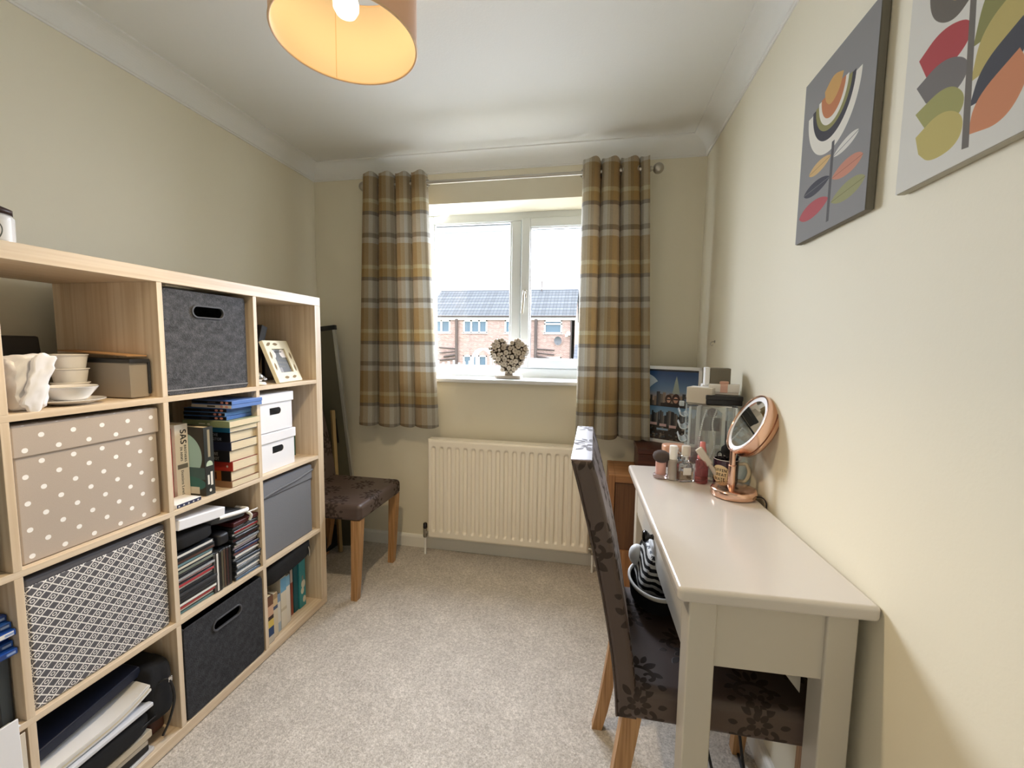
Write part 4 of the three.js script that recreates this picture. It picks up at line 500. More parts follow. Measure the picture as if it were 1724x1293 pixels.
// an eyelet curtain: hanging sheet folded in waves round the pole, rings where the cloth crosses it
function curtain(label, xs, bottomXs, waves, phase, amp, y0, vOff, uOff, seed) {
  const t = thing('curtain', label, 'curtain', [0, 0, 0], 0, 'plaid eyelet curtains');
  const nu = 260, nv = 90, yt = 2.212, pos = [], uv = [], idx = [], r = rng(seed), wob = [r() * 6, r() * 6, r() * 6];
  const at = (u, v) => { const yl = v, a = phase + u * waves * Math.PI * 2; const sharp = 1 - 2 * Math.pow(1 - Math.abs(Math.sin(a / 2)), 1.25 + 0.3 * v);
    const x0 = xs[0] + (bottomXs[0] - xs[0]) * yl, x1 = xs[1] + (bottomXs[1] - xs[1]) * yl, drift = 0.012 * yl * Math.sin(u * 9 + wob[0]);
    const x = x0 + (x1 - x0) * (u - 0.05 * Math.sin(a) / waves * 3) + drift, A = amp * (1 - 0.22 * yl) * (0.85 + 0.3 * Math.sin(u * 5 + wob[1]));
    return [x, yt + (y0 - yt) * v + (v > 0.98 ? 0.006 * Math.sin(a + 1) : 0) + (v < 0.02 ? 0.006 * Math.sin(2 * a) : 0), PZ + A * sharp + 0.008 * yl * Math.sin(u * 14 + wob[2])]; };
  for (let j = 0; j <= nv; j++) for (let i = 0; i <= nu; i++) { const q = at(i / nu, j / nv); pos.push(...q); uv.push(i / nu * waves * 0.3 + uOff, q[1] - vOff); }
  for (let j = 0; j < nv; j++) for (let i = 0; i < nu; i++) { const a = j * (nu + 1) + i, b = a + nu + 1; idx.push(a, b, a + 1, b, b + 1, a + 1); }
  const g = new THREE.BufferGeometry(); g.setAttribute('position', new THREE.Float32BufferAttribute(pos, 3)); g.setAttribute('uv', new THREE.Float32BufferAttribute(uv, 2)); g.setIndex(idx); g.computeVertexNormals();
  part(t, 'cloth', g, M.plaid);
  // hem: a narrow doubled fold along the bottom
  const hp = [], hu = [], hi = []; for (let i = 0; i <= nu; i++) for (let k = 0; k < 2; k++) { const q = at(i / nu, 1 - k * 0.035); hp.push(q[0], q[1] + (k ? 0 : -0.001), q[2] + 0.0025); hu.push(i / nu * waves * 0.3 + uOff, q[1] - vOff); }
  for (let i = 0; i < nu; i++) { const a = i * 2; hi.push(a, a + 2, a + 1, a + 1, a + 2, a + 3); }
  const h = new THREE.BufferGeometry(); h.setAttribute('position', new THREE.Float32BufferAttribute(hp, 3)); h.setAttribute('uv', new THREE.Float32BufferAttribute(hu, 2)); h.setIndex(hi); h.computeVertexNormals(); part(t, 'hem', h, M.plaid);
  for (let k = 0; k <= waves + 1; k++) for (const s of [-1, 1]) { const u = (k * Math.PI * 2 - s * 0.86 - phase) / (waves * Math.PI * 2); if (u < 0.01 || u > 0.99) continue; const q = at(u, 0.036); const e = part(t, 'eyelet', new THREE.TorusGeometry(0.0185, 0.004, 8, 24), M.brushed, [q[0], PY, PZ], [0, Math.PI / 2 - s * 0.6, 0]); e.scale.z = 0.7; }
  return t;
}
curtain('left plaid curtain in ochre, grey and cream', [-0.052, 0.288], [-0.09, 0.345], 3.6, 1.9, 0.052, 0.782, 1.996, 0.02, 17);
curtain('right plaid curtain in ochre, grey and cream', [1.16, 1.485], [1.15, 1.552], 3.4, 0.5, 0.045, 0.776, 1.994, 0.1, 29);

// ---------------------------------------------------------------- pendant lamp
{ const { x, z, y, r, h } = LAMP, t = thing('pendant_lamp', 'peach fabric drum pendant shade with a lit bulb hanging from the ceiling', 'pendant light', [x, H, z]);
  const yb = y - H;
  part(t, 'shade', cyl(r, r, h, 72, true).translate(0, yb + h / 2, 0), phys(0xe9c6ac, 0.95, { transmission: 0.3, thickness: 0, side: THREE.DoubleSide, bumpMap: greyTex(nFine, 256, 0.2), bumpScale: 0.0004 }));
  part(t, 'liner', cyl(r - 0.0025, r - 0.0025, h - 0.002, 72, true).translate(0, yb + h / 2, 0), phys(0xf6e7c6, 0.8, { transmission: 0.3, thickness: 0, side: THREE.DoubleSide }));
  part(t, 'liner_seam', plain(-0.0008, 0.0008, yb + 0.004, yb + h - 0.004, -r + 0.0028, -r + 0.0036).rotateY(0.72), std(0xd8b884, 0.8));
  for (const yy of [yb + 0.003, yb + h - 0.003]) part(t, 'rim', new THREE.TorusGeometry(r - 0.001, 0.0028, 8, 90).rotateX(Math.PI / 2).translate(0, yy, 0), std(0xe9c79c, 0.6));
  part(t, 'spider_ring', merge([new THREE.TorusGeometry(0.022, 0.002, 6, 24).rotateX(Math.PI / 2).translate(0, yb + 0.165, 0), ...[0, 1, 2].map((k) => tube([[0.022 * Math.cos(k * 2.1), yb + 0.165, 0.022 * Math.sin(k * 2.1)], [0.09 * Math.cos(k * 2.1), yb + 0.172, 0.09 * Math.sin(k * 2.1)], [(r - 0.004) * Math.cos(k * 2.1), yb + h - 0.004, (r - 0.004) * Math.sin(k * 2.1)]], 0.0018, 10, 6))]), M.white);
  part(t, 'lamp_holder', lathe([[0, 0], [0.016, 0], [0.019, 0.01], [0.019, 0.045], [0.01, 0.06], [0, 0.06]], 24).translate(0, yb + 0.135, 0), M.white);
  part(t, 'cord', cyl(0.003, 0.003, -yb - 0.19, 8).translate(0, (yb + 0.19) / 2, 0), M.white);
  part(t, 'ceiling_rose', lathe([[0, 0], [0.045, 0], [0.043, -0.012], [0.02, -0.024], [0, -0.025]].reverse(), 28), M.white);
  part(t, 'bulb', lathe([[0, 0], [0.012, 0.0015], [0.022, 0.008], [0.0285, 0.02], [0.029, 0.032], [0.025, 0.048], [0.015, 0.068], [0.013, 0.082], [0, 0.082]], 28).translate(0, yb + 0.055, 0), std(0xffffff, 0.4, { emissive: new THREE.Color(1, 0.9, 0.72), emissiveIntensity: 1.6 }));
  const glow = new THREE.PointLight(new THREE.Color(1, 0.72, 0.36), LAMP.point); glow.name = 'bulb_glow'; glow.position.set(x, y + 0.085, z); glow.castShadow = true; glow.shadow.radius = 1.2; scene.add(glow);
  const spot = new THREE.SpotLight(new THREE.Color(1, 0.78, 0.5), LAMP.spot, 0, R(58), 0.35); spot.name = 'bulb_downlight'; spot.position.set(x, y + 0.06, z); spot.target.position.set(x, 0, z); spot.castShadow = true; spot.shadow.radius = 1.4; scene.add(spot, spot.target); }

// ---------------------------------------------------------------- canvases on the right wall (u runs away from the window, metres)
function canvasPrint(label, z0, z1, y0, y1, xm, side, draw) {
  const x = XR - 0.017, k = (x - 1.2418) / (xm - 1.2418), a0 = z0, b1 = y1, px = z1 - z0, py = y1 - y0;   // measured on the plane xm, built on the plane x
  z0 = 1.7589 + (z0 - 1.7589) * k; z1 = 1.7589 + (z1 - 1.7589) * k; y0 = 1.2544 + (y0 - 1.2544) * k; y1 = 1.2544 + (y1 - 1.2544) * k;
  const t = thing('wall_canvas', label, 'canvas print', [0, 0, 0]);
  part(t, 'stretched_canvas', bx(x, XR - 0.001, y0, y1, z0, z1, 0.003), std(side, 0.85, { bumpMap: greyTex(nFine, 256, 0.05), bumpScale: 0.0004 }));
  const s = 1800, w = Math.round(px * s), h = Math.round(py * s);
  const map = canvasTex(w, h, (c) => { c.setTransform(s, 0, 0, -s, -a0 * s, b1 * s); draw(c); });
  part(t, 'print', new THREE.PlaneGeometry(z1 - z0 - 0.002, y1 - y0 - 0.002).rotateY(-Math.PI / 2).scale(1, 1, 1).translate(x - 0.0006, (y0 + y1) / 2, (z0 + z1) / 2), std(0xffffff, 0.85, { map, bumpMap: greyTex(nFine, 256, 0.05), bumpScale: 0.0004 }));
}
const poly = (c, col, pts, close = true) => { c.fillStyle = col; c.beginPath(); const n = pts.length; c.moveTo((pts[n - 1][0] + pts[0][0]) / 2, (pts[n - 1][1] + pts[0][1]) / 2); for (let i = 0; i < n; i++) { const a = pts[i], b = pts[(i + 1) % n]; if (a[2]) { c.lineTo(a[0], a[1]); c.lineTo((a[0] + b[0]) / 2, (a[1] + b[1]) / 2); } else c.quadraticCurveTo(a[0], a[1], (a[0] + b[0]) / 2, (a[1] + b[1]) / 2); } c.fill(); };
canvasPrint('grey canvas print of a layered bowl shaped flower with coloured leaves', 0.528, 0.815, 1.523, 1.908, 1.7397, 0x7d786c, (c) => {
  c.fillStyle = '#8e8c8a'; c.fillRect(0.5, 1.5, 0.35, 0.45);
  const bowl = (col, rx, ry, y, cx = 0.662) => { c.fillStyle = col; c.beginPath(); c.ellipse(cx, y, rx, ry, 0, 0, Math.PI, true); c.fill(); };
  bowl('#e6e1d3', 0.107, 0.118, 1.815); bowl('#3f3d42', 0.086, 0.094, 1.82); bowl('#8f8a55', 0.073, 0.075, 1.822); bowl('#e6e1d3', 0.06, 0.07, 1.828); bowl('#c27d52', 0.049, 0.058, 1.83);
  poly(c, '#d0a361', [[0.625, 1.842, 1], [0.66, 1.862], [0.7, 1.845, 1], [0.69, 1.815], [0.657, 1.797], [0.632, 1.815]]);
  const leaf = (col, x0, y0, x1, y1, b, line) => { const mx = (x0 + x1) / 2, my = (y0 + y1) / 2, dx = x1 - x0, dy = y1 - y0; c.fillStyle = col; c.beginPath(); c.moveTo(x0, y0); c.bezierCurveTo(x0 + dx * 0.25 - dy * b, y0 + dy * 0.25 + dx * b, x0 + dx * 0.85 - dy * b, y0 + dy * 0.85 + dx * b, x1, y1); c.bezierCurveTo(x0 + dx * 0.85 + dy * b, y0 + dy * 0.85 - dx * b, x0 + dx * 0.25 + dy * b, y0 + dy * 0.25 - dx * b, x0, y0); c.fill(); if (line) { c.strokeStyle = line; c.lineWidth = 0.0015; c.beginPath(); c.moveTo(x0, y0); c.lineTo(mx, my); c.lineTo(x1, y1); c.stroke(); } };
  leaf('#dedad0', 0.682, 1.676, 0.775, 1.69, 0.16, '#777'); leaf('#c98a72', 0.684, 1.63, 0.795, 1.635, 0.2, '#a86e58'); leaf('#9c9a6c', 0.688, 1.578, 0.808, 1.588, 0.2, '#7c7a4e');
  leaf('#d3b078', 0.674, 1.684, 0.576, 1.676, 0.18, '#a98a58'); leaf('#46454d', 0.676, 1.638, 0.556, 1.634, 0.17, '#777'); leaf('#b5575a', 0.676, 1.592, 0.54, 1.584, 0.19);
  c.fillStyle = '#5d5a5a'; c.fillRect(0.673, 1.54, 0.011, 0.172); });
canvasPrint('cream canvas print of a tall stem with overlapping red, olive and orange leaves', 0.893, 1.195, 1.522, 1.925, 1.7422, 0xb9b4a2, (c) => {
  c.fillStyle = '#dedbd0'; c.fillRect(0.8, 1.4, 0.5, 0.6);
  poly(c, '#8c8a52', [[1.028, 1.675, 1], [1.04, 1.74], [1.09, 1.78, 1], [1.12, 1.72], [1.09, 1.67]]); poly(c, '#bfae6a', [[1.03, 1.628, 1], [1.04, 1.69], [1.1, 1.712, 1], [1.115, 1.67], [1.07, 1.63]]); poly(c, '#4a4a50', [[1.032, 1.594, 1], [1.045, 1.64], [1.1, 1.665, 1], [1.115, 1.625], [1.07, 1.592]]); poly(c, '#cf8a62', [[1.034, 1.556, 1], [1.04, 1.6], [1.1, 1.628, 1], [1.12, 1.59], [1.09, 1.545]]);
  poly(c, '#b2494a', [[0.922, 1.722, 1], [0.965, 1.742], [1.02, 1.722], [1.024, 1.69], [0.985, 1.672], [0.944, 1.682, 1]]); poly(c, '#77726e', [[0.922, 1.68, 1], [0.975, 1.695], [1.026, 1.665], [1.018, 1.632], [0.97, 1.628], [0.946, 1.645, 1]]); poly(c, '#a3a062', [[0.925, 1.638, 1], [0.985, 1.652], [1.024, 1.62], [1.018, 1.59], [0.97, 1.59], [0.95, 1.604, 1]]); poly(c, '#c3b46c', [[0.93, 1.6, 1], [0.98, 1.618], [1.026, 1.59], [1.02, 1.55], [0.965, 1.546], [0.94, 1.57, 1]]);
  poly(c, '#6e675c', [[0.93, 1.83], [0.94, 1.77], [0.985, 1.735], [1.02, 1.75], [1.06, 1.79], [1.06, 1.86], [0.99, 1.88]]); poly(c, '#b09a62', [[0.968, 1.8], [0.985, 1.76], [1.01, 1.77], [1.03, 1.8], [1.0, 1.83]]);
  c.fillStyle = '#716b62'; c.beginPath(); c.moveTo(1.026, 1.54); c.lineTo(1.038, 1.538); c.lineTo(1.022, 1.8); c.lineTo(1.012, 1.8); c.fill(); });
{ const t = thing('wall_hook', 'small brass hook on the right wall near the window corner', 'hook', [XR - 0.001, 1.291, -0.317]); part(t, 'plate', cyl(0.006, 0.006, 0.003, 12).rotateZ(Math.PI / 2).translate(-0.0015, 0, 0), M.brushed); part(t, 'hook', tube([[0, 0, 0], [-0.014, -0.002, 0], [-0.018, -0.012, 0], [-0.012, -0.018, 0], [-0.007, -0.013, 0]], 0.0018, 16, 6), M.brushed); }

// ---------------------------------------------------------------- heart of log slices on the sill
{ const t = thing('heart_ornament', 'heart shaped ornament of small log slices on the window sill', 'ornament', [0.745, 1.064, -0.705]); t.rotation.y = -0.08;
  const end = (seed) => std(0xffffff, 0.8, { map: canvasTex(64, 64, (c) => { const r = rng(seed); c.fillStyle = '#d9cbb6'; c.fillRect(0, 0, 64, 64); for (let k = 7; k > 0; k--) { c.fillStyle = k % 2 ? '#c3b5a0' : '#ddd0bc'; c.beginPath(); c.ellipse(32 + r() * 2, 32 + r() * 2, k * 3.9, k * 3.7, 0, 0, 7); c.fill(); } c.fillStyle = 'rgba(90,75,60,.35)'; c.beginPath(); c.arc(32, 32, 9, 0, 7); c.fill(); }) });
  const ends = [end(1), end(2), end(3)], bark = std(0x8a7d6e, 0.9);
  const plinth = part(t, 'plinth', muv(rb(0.158, 0.018, 0.06, 0.004).translate(0, 0.011, 0)), std(0xb5aa9c, 0.8)); plinth.userData.label = 'weathered grey base board';
  part(t, 'peg', cyl(0.022, 0.026, 0.02, 12).translate(0, 0.026, 0), bark);
  const out = [[-13, 58], [-25, 54], [-32, 43], [-33, 33], [-26, 21], [-14, 8], [-7, 0], [7, 0], [16, 8], [27, 21], [32, 31], [34, 42], [30, 52], [15, 58], [5, 54], [0, 45], [-4, 50]].map(([x, y]) => [x * 0.00358, 0.034 + y * 0.00358]);
  const inside = (x, y, m) => { let c = false, near = 1; for (let i = 0, j = out.length - 1; i < out.length; j = i++) { const [ax, ay] = out[i], [bx2, by] = out[j]; if ((ay > y) !== (by > y) && x < (bx2 - ax) * (y - ay) / (by - ay) + ax) c = !c; const t = Math.max(0, Math.min(1, ((x - ax) * (bx2 - ax) + (y - ay) * (by - ay)) / ((bx2 - ax) ** 2 + (by - ay) ** 2))); near = Math.min(near, Math.hypot(x - ax - t * (bx2 - ax), y - ay - t * (by - ay))); } return c && near > m; };
  const r = rng(404), placed = [];
  for (const [rad, tries] of [[0.0155, 60], [0.0135, 300], [0.0115, 500], [0.009, 900], [0.007, 1600], [0.005, 2600]]) for (let k = 0; k < tries; k++) { const x = (r() * 2 - 1) * 0.118, y = 0.03 + r() * 0.22, rr = rad * (0.9 + r() * 0.2); if (!inside(x, y, rr * 0.55)) continue; if (placed.some((q) => Math.hypot(q[0] - x, q[1] - y) < (q[2] + rr) * 0.97)) continue; placed.push([x, y, rr]); }
  const shapes = new Map();
  placed.forEach(([x, y, rr], k) => { const key = Math.round(rr * 2000); if (!shapes.has(key)) shapes.set(key, cyl(key / 2000, key / 2000 * 1.02, 0.05, 11).rotateX(Math.PI / 2)); const m = part(t, 'log_slice', shapes.get(key), [bark, ends[k % 3], ends[(k + 1) % 3]], [x, y, (r() - 0.5) * 0.014], [(r() - 0.5) * 0.25, (r() - 0.5) * 0.25, r() * 6]); });
  part(t, 'backing', extr(slabShape(out.map(([x, y]) => [x * 0.86, 0.137 + (y - 0.137) * 0.86])), 0.02).translate(0, 0, -0.018), std(0x4a3f36, 0.9)); }

// ---------------------------------------------------------------- dining chairs (local: seat faces +x, origin on the floor)
function makeChair(label, pos, ry) {
  const t = thing('dining_chair', label, 'chair', pos, ry, 'brown damask dining chairs');
  // seat pad: slightly crowned
  const sg = new RoundedBoxGeometry(0.43, 0.082, 0.435, 6, 0.022).translate(0.0, 0.447, 0), p = sg.attributes.position;
  for (let i = 0; i < p.count; i++) if (p.getY(i) > 0.46) p.setY(i, p.getY(i) + 0.012 * (1 - (p.getX(i) / 0.22) ** 2) * (1 - (p.getZ(i) / 0.22) ** 2));
  sg.computeVertexNormals(); part(t, 'seat', muv(sg), M.damask);
  // back: a curved upholstered slab
  const prof = (y) => -0.212 - 0.118 * Math.pow(Math.max(0, (y - 0.405) / 0.6), 1.45), s = new THREE.Shape(), th = 0.05, n = 16;
  for (let i = 0; i <= n; i++) { const y = 0.405 + 0.6 * i / n; i ? s.lineTo(prof(y) - th / 2, y) : s.moveTo(prof(y) - th / 2, y); }
  for (let i = n; i >= 0; i--) { const y = 0.405 + 0.6 * i / n; s.lineTo(prof(y) + th / 2 * (i === n ? 0.9 : 1), y); }
  part(t, 'backrest', muv(extr(s, 0.43 - 0.024, 0.012, 4).translate(0, 0, -0.215 + 0.012)), M.damask);
  for (const k of [1, -1]) part(t, 'piping', tube(Array.from({ length: 9 }, (_, i) => { const y = 0.41 + 0.59 * i / 8; return [prof(y) - th / 2 + 0.003, y, k * 0.212]; }), 0.003, 24, 6), M.damask);
  const leg = (x0, x1, z, yTop, w0, w1) => { const g = new THREE.BoxGeometry(1, yTop, 1, 1, 6, 1).translate(0, yTop / 2, 0), q = g.attributes.position; for (let i = 0; i < q.count; i++) { const k = Math.min(1, Math.max(0, q.getY(i) / yTop)), w = w1 + (w0 - w1) * k; q.setXYZ(i, x1 + (x0 - x1) * Math.pow(k, 0.8) + q.getX(i) * w, q.getY(i), z + q.getZ(i) * w); } g.computeVertexNormals(); return muv(g, 1); };
  for (const z of [0.19, -0.19]) { part(t, 'leg', leg(0.185, 0.165, z, 0.41, 0.046, 0.032), M.oak); part(t, 'leg', leg(-0.2, -0.265, z, 0.412, 0.042, 0.032), M.oak); }
  return t;
}
makeChair('high-backed brown damask dining chair pushed under the dressing table', [1.552, 0, 0.61], 0);
makeChair('brown damask dining chair beside the window end of the shelf unit', [-0.045, 0, -0.24], 0);

// ---------------------------------------------------------------- dressing table (local: z along its length, front towards -x)
const DH = 0.785, DX = 1.585, DZ = 0.459, DA = 0.0303;
{ const t = thing('dressing_table', 'off-white painted dressing table with one drawer against the right wall', 'desk', [DX, 0, DZ], DA);
  const top = roundRect(0.36, 0.90, 0.012);
  part(t, 'table_top', extr(top, 0.012, 0.009, 5).rotateX(-Math.PI / 2).translate(0, DH - 0.021 + 0.0, 0), M.deskTop);
  const L = 0.055, x0 = -0.152, x1 = 0.158, z0 = -0.425, z1 = 0.425, yt = DH - 0.03;
  for (const x of [x0, x1 - L]) for (const z of [z0, z1 - L]) part(t, 'leg', bx(x, x + L, 0.001, yt + 0.008, z, z + L, 0.004), M.desk);
  for (const z of [z1 - 0.028, z0 + 0.008]) part(t, 'end_panel', bx(x0 + L - 0.002, x1 - L + 0.002, yt - 0.148, yt + 0.008, z, z + 0.02, 0.002), M.desk);
  part(t, 'back_panel', bx(x1 - 0.03, x1 - 0.01, yt - 0.148, yt + 0.008, z0 + L, z1 - L, 0.002), M.desk);
  part(t, 'front_rail', merge([bx(x0 + 0.004, x0 + 0.03, yt - 0.006, yt + 0.008, z0 + L, z1 - L, 0.002), bx(x0 + 0.004, x0 + 0.03, yt - 0.148, yt - 0.138, z0 + L, z1 - L, 0.002)]), M.desk);
  const d = new THREE.Group(); d.name = 'drawer'; t.add(d);
  part(d, 'drawer_front', bx(x0 + 0.001, x0 + 0.02, yt - 0.136, yt - 0.008, z0 + L + 0.003, z1 - L - 0.003, 0.003), M.desk);
  part(d, 'drawer_box', bx(x0 + 0.02, x1 - 0.04, yt - 0.128, yt - 0.02, z0 + L + 0.02, z1 - L - 0.02, 0.002), M.tanwood);
  part(d, 'knob', lathe([[0, 0], [0.009, 0], [0.007, 0.006], [0.007, 0.012], [0.016, 0.018], [0.019, 0.025], [0.015, 0.032], [0, 0.034]], 24).rotateZ(Math.PI / 2).translate(x0 + 0.001, yt - 0.068, 0), M.darkmetal);
  part(t, 'corner_block', extr(slabShape([[0, 0], [0.075, 0], [0, -0.095]]), 0.018).rotateY(Math.PI).translate(x1 - L + 0.004, yt - 0.147, z1 - 0.085), M.desk); }
// on-table placement helper: world point on the table top
const onDesk = (x, z) => [x, DH + 0.0006, z];

// ---- things on the dressing table
{ const t = thing('vanity_mirror', 'round rose gold vanity mirror tilted on a stand', 'mirror', onDesk(1.695, 0.318));
  part(t, 'base', lathe([[0, 0], [0.062, 0], [0.067, 0.004], [0.068, 0.02], [0.063, 0.029], [0.03, 0.034], [0.016, 0.037], [0, 0.037]], 48), M.rose);
  part(t, 'stem', merge([cyl(0.0105, 0.0115, 0.075, 20).translate(-0.008, 0.062, 0), cyl(0.009, 0.009, 0.05, 20).translate(-0.008, 0.122, 0), new THREE.TorusGeometry(0.0108, 0.0016, 6, 20).rotateX(Math.PI / 2).translate(-0.008, 0.1, 0), cyl(0.005, 0.007, 0.014, 12).translate(-0.008, 0.148, 0)]), M.rose);
  const hd = new THREE.Group(); hd.name = 'mirror_head'; const n = new THREE.Vector3(-0.88, 0.44, 0.04).normalize(); hd.quaternion.setFromUnitVectors(new THREE.Vector3(0, 0, 1), n);
  const up = new THREE.Vector3(0, 1, 0).addScaledVector(n, -n.y).normalize(); hd.position.set(-0.008, 0.146, 0).addScaledVector(up, 0.098).addScaledVector(n, -0.006); t.add(hd);
  hd.scale.setScalar(1.17); part(hd, 'casing', lathe([[0, -0.03], [0.07, -0.03], [0.083, -0.026], [0.086, -0.016], [0.0865, -0.002], [0.0865, 0.012], [0.085, 0.0145], [0.082, 0.015], [0.0815, 0.008], [0, 0.008]], 56).rotateX(Math.PI / 2), M.rose);
  part(hd, 'casing_groove', new THREE.TorusGeometry(0.0866, 0.0012, 6, 56).translate(0, 0, -0.012), std(0x8a5a42, 0.3, { metalness: 1 }));
  part(hd, 'light_ring', new THREE.RingGeometry(0.068, 0.0815, 56).translate(0, 0, 0.0105), std(0xf4f4f6, 0.35)); part(hd, 'mirror_glass', new THREE.CircleGeometry(0.0685, 56).translate(0, 0, 0.0108), M.mirror);
  solo('power_cable', 'thin black cable running from the vanity mirror over the table edge', 'cable', tube([[1.75, DH + 0.008, 0.34], [1.768, DH + 0.012, 0.352], [1.774, DH + 0.004, 0.365], [1.7755, DH - 0.02, 0.37]], 0.0022, 24, 6), M.black); }
{ const t = thing('mug', 'dark purple mug with a cream slogan oval and cream handle, holding make-up brushes', 'mug', onDesk(1.703, 0.2)); t.rotation.y = -0.2;
  part(t, 'cup', lathe([[0, 0], [0.036, 0], [0.039, 0.003], [0.04, 0.088], [0.0405, 0.092], [0.038, 0.092], [0.037, 0.006], [0, 0.005]], 44), phys(0x34152c, 0.2, { clearcoat: 0.6 }));
  part(t, 'rim', new THREE.TorusGeometry(0.0392, 0.0014, 6, 44).rotateX(Math.PI / 2).translate(0, 0.092, 0), M.ceramic);
  part(t, 'handle', tube([[0.038, 0.078, 0], [0.062, 0.078, 0], [0.072, 0.05, 0], [0.06, 0.02, 0], [0.038, 0.018, 0]], 0.0062, 28, 10), std(0xe9dfc4, 0.3));
  const map = canvasTex(512, 512, (c, w, h) => { c.fillStyle = '#34152c'; c.fillRect(0, 0, w, h); c.fillStyle = '#e6d2a8'; c.beginPath(); c.ellipse(250, 260, 236, 226, 0, 0, 7); c.fill(); c.fillStyle = '#241018'; c.font = 'bold 104px sans-serif'; c.textAlign = 'center'; c.fillText("PUFFIN'", 246, 200); c.fillText('GREAT', 246, 312); c.fillText('MATE', 246, 424); });
  part(t, 'slogan', new THREE.CylinderGeometry(0.0404, 0.0398, 0.07, 24, 1, true, -1.4, 1.75).translate(0, 0.045, 0), phys(0xffffff, 0.2, { map, clearcoat: 0.6 }));
  const bp = M.blackcloth;
  const br = (name, lab, x, z, lean, leanZ, L, r, col) => { const b = thing(name, lab, 'make-up brush', [1.703 + x * 0.8, DH + 0.007, 0.2 + z], 0, 'brushes in the mug'); b.rotation.set(leanZ, 0, lean); part(b, 'handle', cyl(0.0035, 0.0028, L, 10).translate(0, L / 2, 0), col); part(b, 'ferrule', cyl(0.005, 0.004, 0.02, 12).translate(0, L + 0.008, 0), M.darkmetal); part(b, 'bristles', lathe([[0, 0], [0.005, 0], [r, 0.016], [r * 0.9, 0.03], [r * 0.4, 0.04], [0, 0.042]], 18).translate(0, L + 0.016, 0), bp); };
  br('makeup_brush', 'tallest black make-up brush in the purple mug', 0.008, -0.012, -0.08, -0.05, 0.115, 0.017, M.black);
  br('makeup_brush', 'black make-up brush leaning right in the purple mug', 0.02, 0.0, -0.2, 0.05, 0.095, 0.014, M.black);
  br('makeup_brush', 'short fat black make-up brush in the purple mug', 0.0, 0.012, 0.05, 0.1, 0.085, 0.02, M.black);
  const w = thing('cream_tube', 'pale grey cosmetic tube leaning left in the purple mug', 'tube', [1.692, DH + 0.008, 0.21]); w.rotation.set(0, 0, 0.62); part(w, 'tube', merge([muv(rb(0.026, 0.07, 0.012, 0.005, 3).translate(0, 0.11, 0)), cyl(0.007, 0.009, 0.075, 14).translate(0, 0.042, 0)]), std(0xd9d3c8, 0.4));
  solo('lip_pencil', 'thin white pencil leaning out of the mug by its handle', 'pencil', cyl(0.003, 0.003, 0.125, 8).translate(0, 0.0625, 0), M.white, [1.716, DH + 0.008, 0.204], [0, 0, -0.35]);
  const hs = thing('hair_scissors', 'black handled scissors standing in the purple mug', 'scissors', [1.696, DH + 0.008, 0.212]); hs.rotation.z = 0.1; part(hs, 'handle', merge([new THREE.TorusGeometry(0.012, 0.0028, 6, 20).scale(0.7, 1, 1).translate(-0.008, 0.1, 0), new THREE.TorusGeometry(0.012, 0.0028, 6, 20).scale(0.7, 1, 1).translate(0.01, 0.098, 0)]), M.black); part(hs, 'blade', merge([plain(-0.006, -0.001, 0, 0.09, -0.001, 0.001), plain(0.001, 0.006, 0, 0.09, -0.001, 0.001)]), M.chrome); }
{ const t = thing('perfume_bottle', 'square clear glass perfume bottle with a silver cap', 'perfume bottle', onDesk(1.572, 0.192), 0.25); t.scale.setScalar(1.18);
  part(t, 'bottle', merge([muv(rb(0.05, 0.058, 0.026, 0.005, 3).translate(0, 0.029, 0)), cyl(0.009, 0.011, 0.012, 16).translate(0, 0.063, 0)]), phys(0xffffff, 0.02, { transmission: 1, thickness: 0.02, ior: 1.45 }));
  part(t, 'perfume', rb(0.04, 0.026, 0.016, 0.003).translate(0, 0.018, 0), phys(0xe9d9c6, 0.05, { transmission: 0.9, thickness: 0.01, attenuationColor: new THREE.Color(0xd9b48a), attenuationDistance: 0.05 }));
  part(t, 'collar', merge([cyl(0.013, 0.013, 0.006, 20).translate(0, 0.071, 0), new THREE.TorusGeometry(0.012, 0.003, 6, 20).rotateX(Math.PI / 2).translate(0, 0.077, 0)]), M.chrome); part(t, 'cap', lathe([[0, 0], [0.012, 0], [0.0125, 0.002], [0.0125, 0.028], [0.011, 0.03], [0, 0.03]], 24).translate(0, 0.079, 0), std(0xd8d2c8, 0.3)); part(t, 'label', plain(-0.012, 0.012, 0.022, 0.044, 0.0132, 0.0136), M.white); }
{ const t = thing('foundation_bottle', 'glass foundation bottle with a white cap', 'cosmetic bottle', onDesk(1.531, 0.186)); t.scale.set(0.84, 1.2, 0.84);
  part(t, 'bottle', lathe([[0, 0], [0.019, 0], [0.02, 0.003], [0.02, 0.058], [0.016, 0.064], [0, 0.065]], 28), phys(0xd7cfc6, 0.05, { transmission: 0.5, thickness: 0.01 })); part(t, 'foundation', cyl(0.0155, 0.0155, 0.042, 24).translate(0, 0.036, 0), std(0x9a7c66, 0.4)); part(t, 'cap', lathe([[0, 0], [0.0155, 0], [0.0165, 0.002], [0.0165, 0.04], [0.015, 0.042], [0, 0.042]], 26).translate(0, 0.062, 0), M.white); }
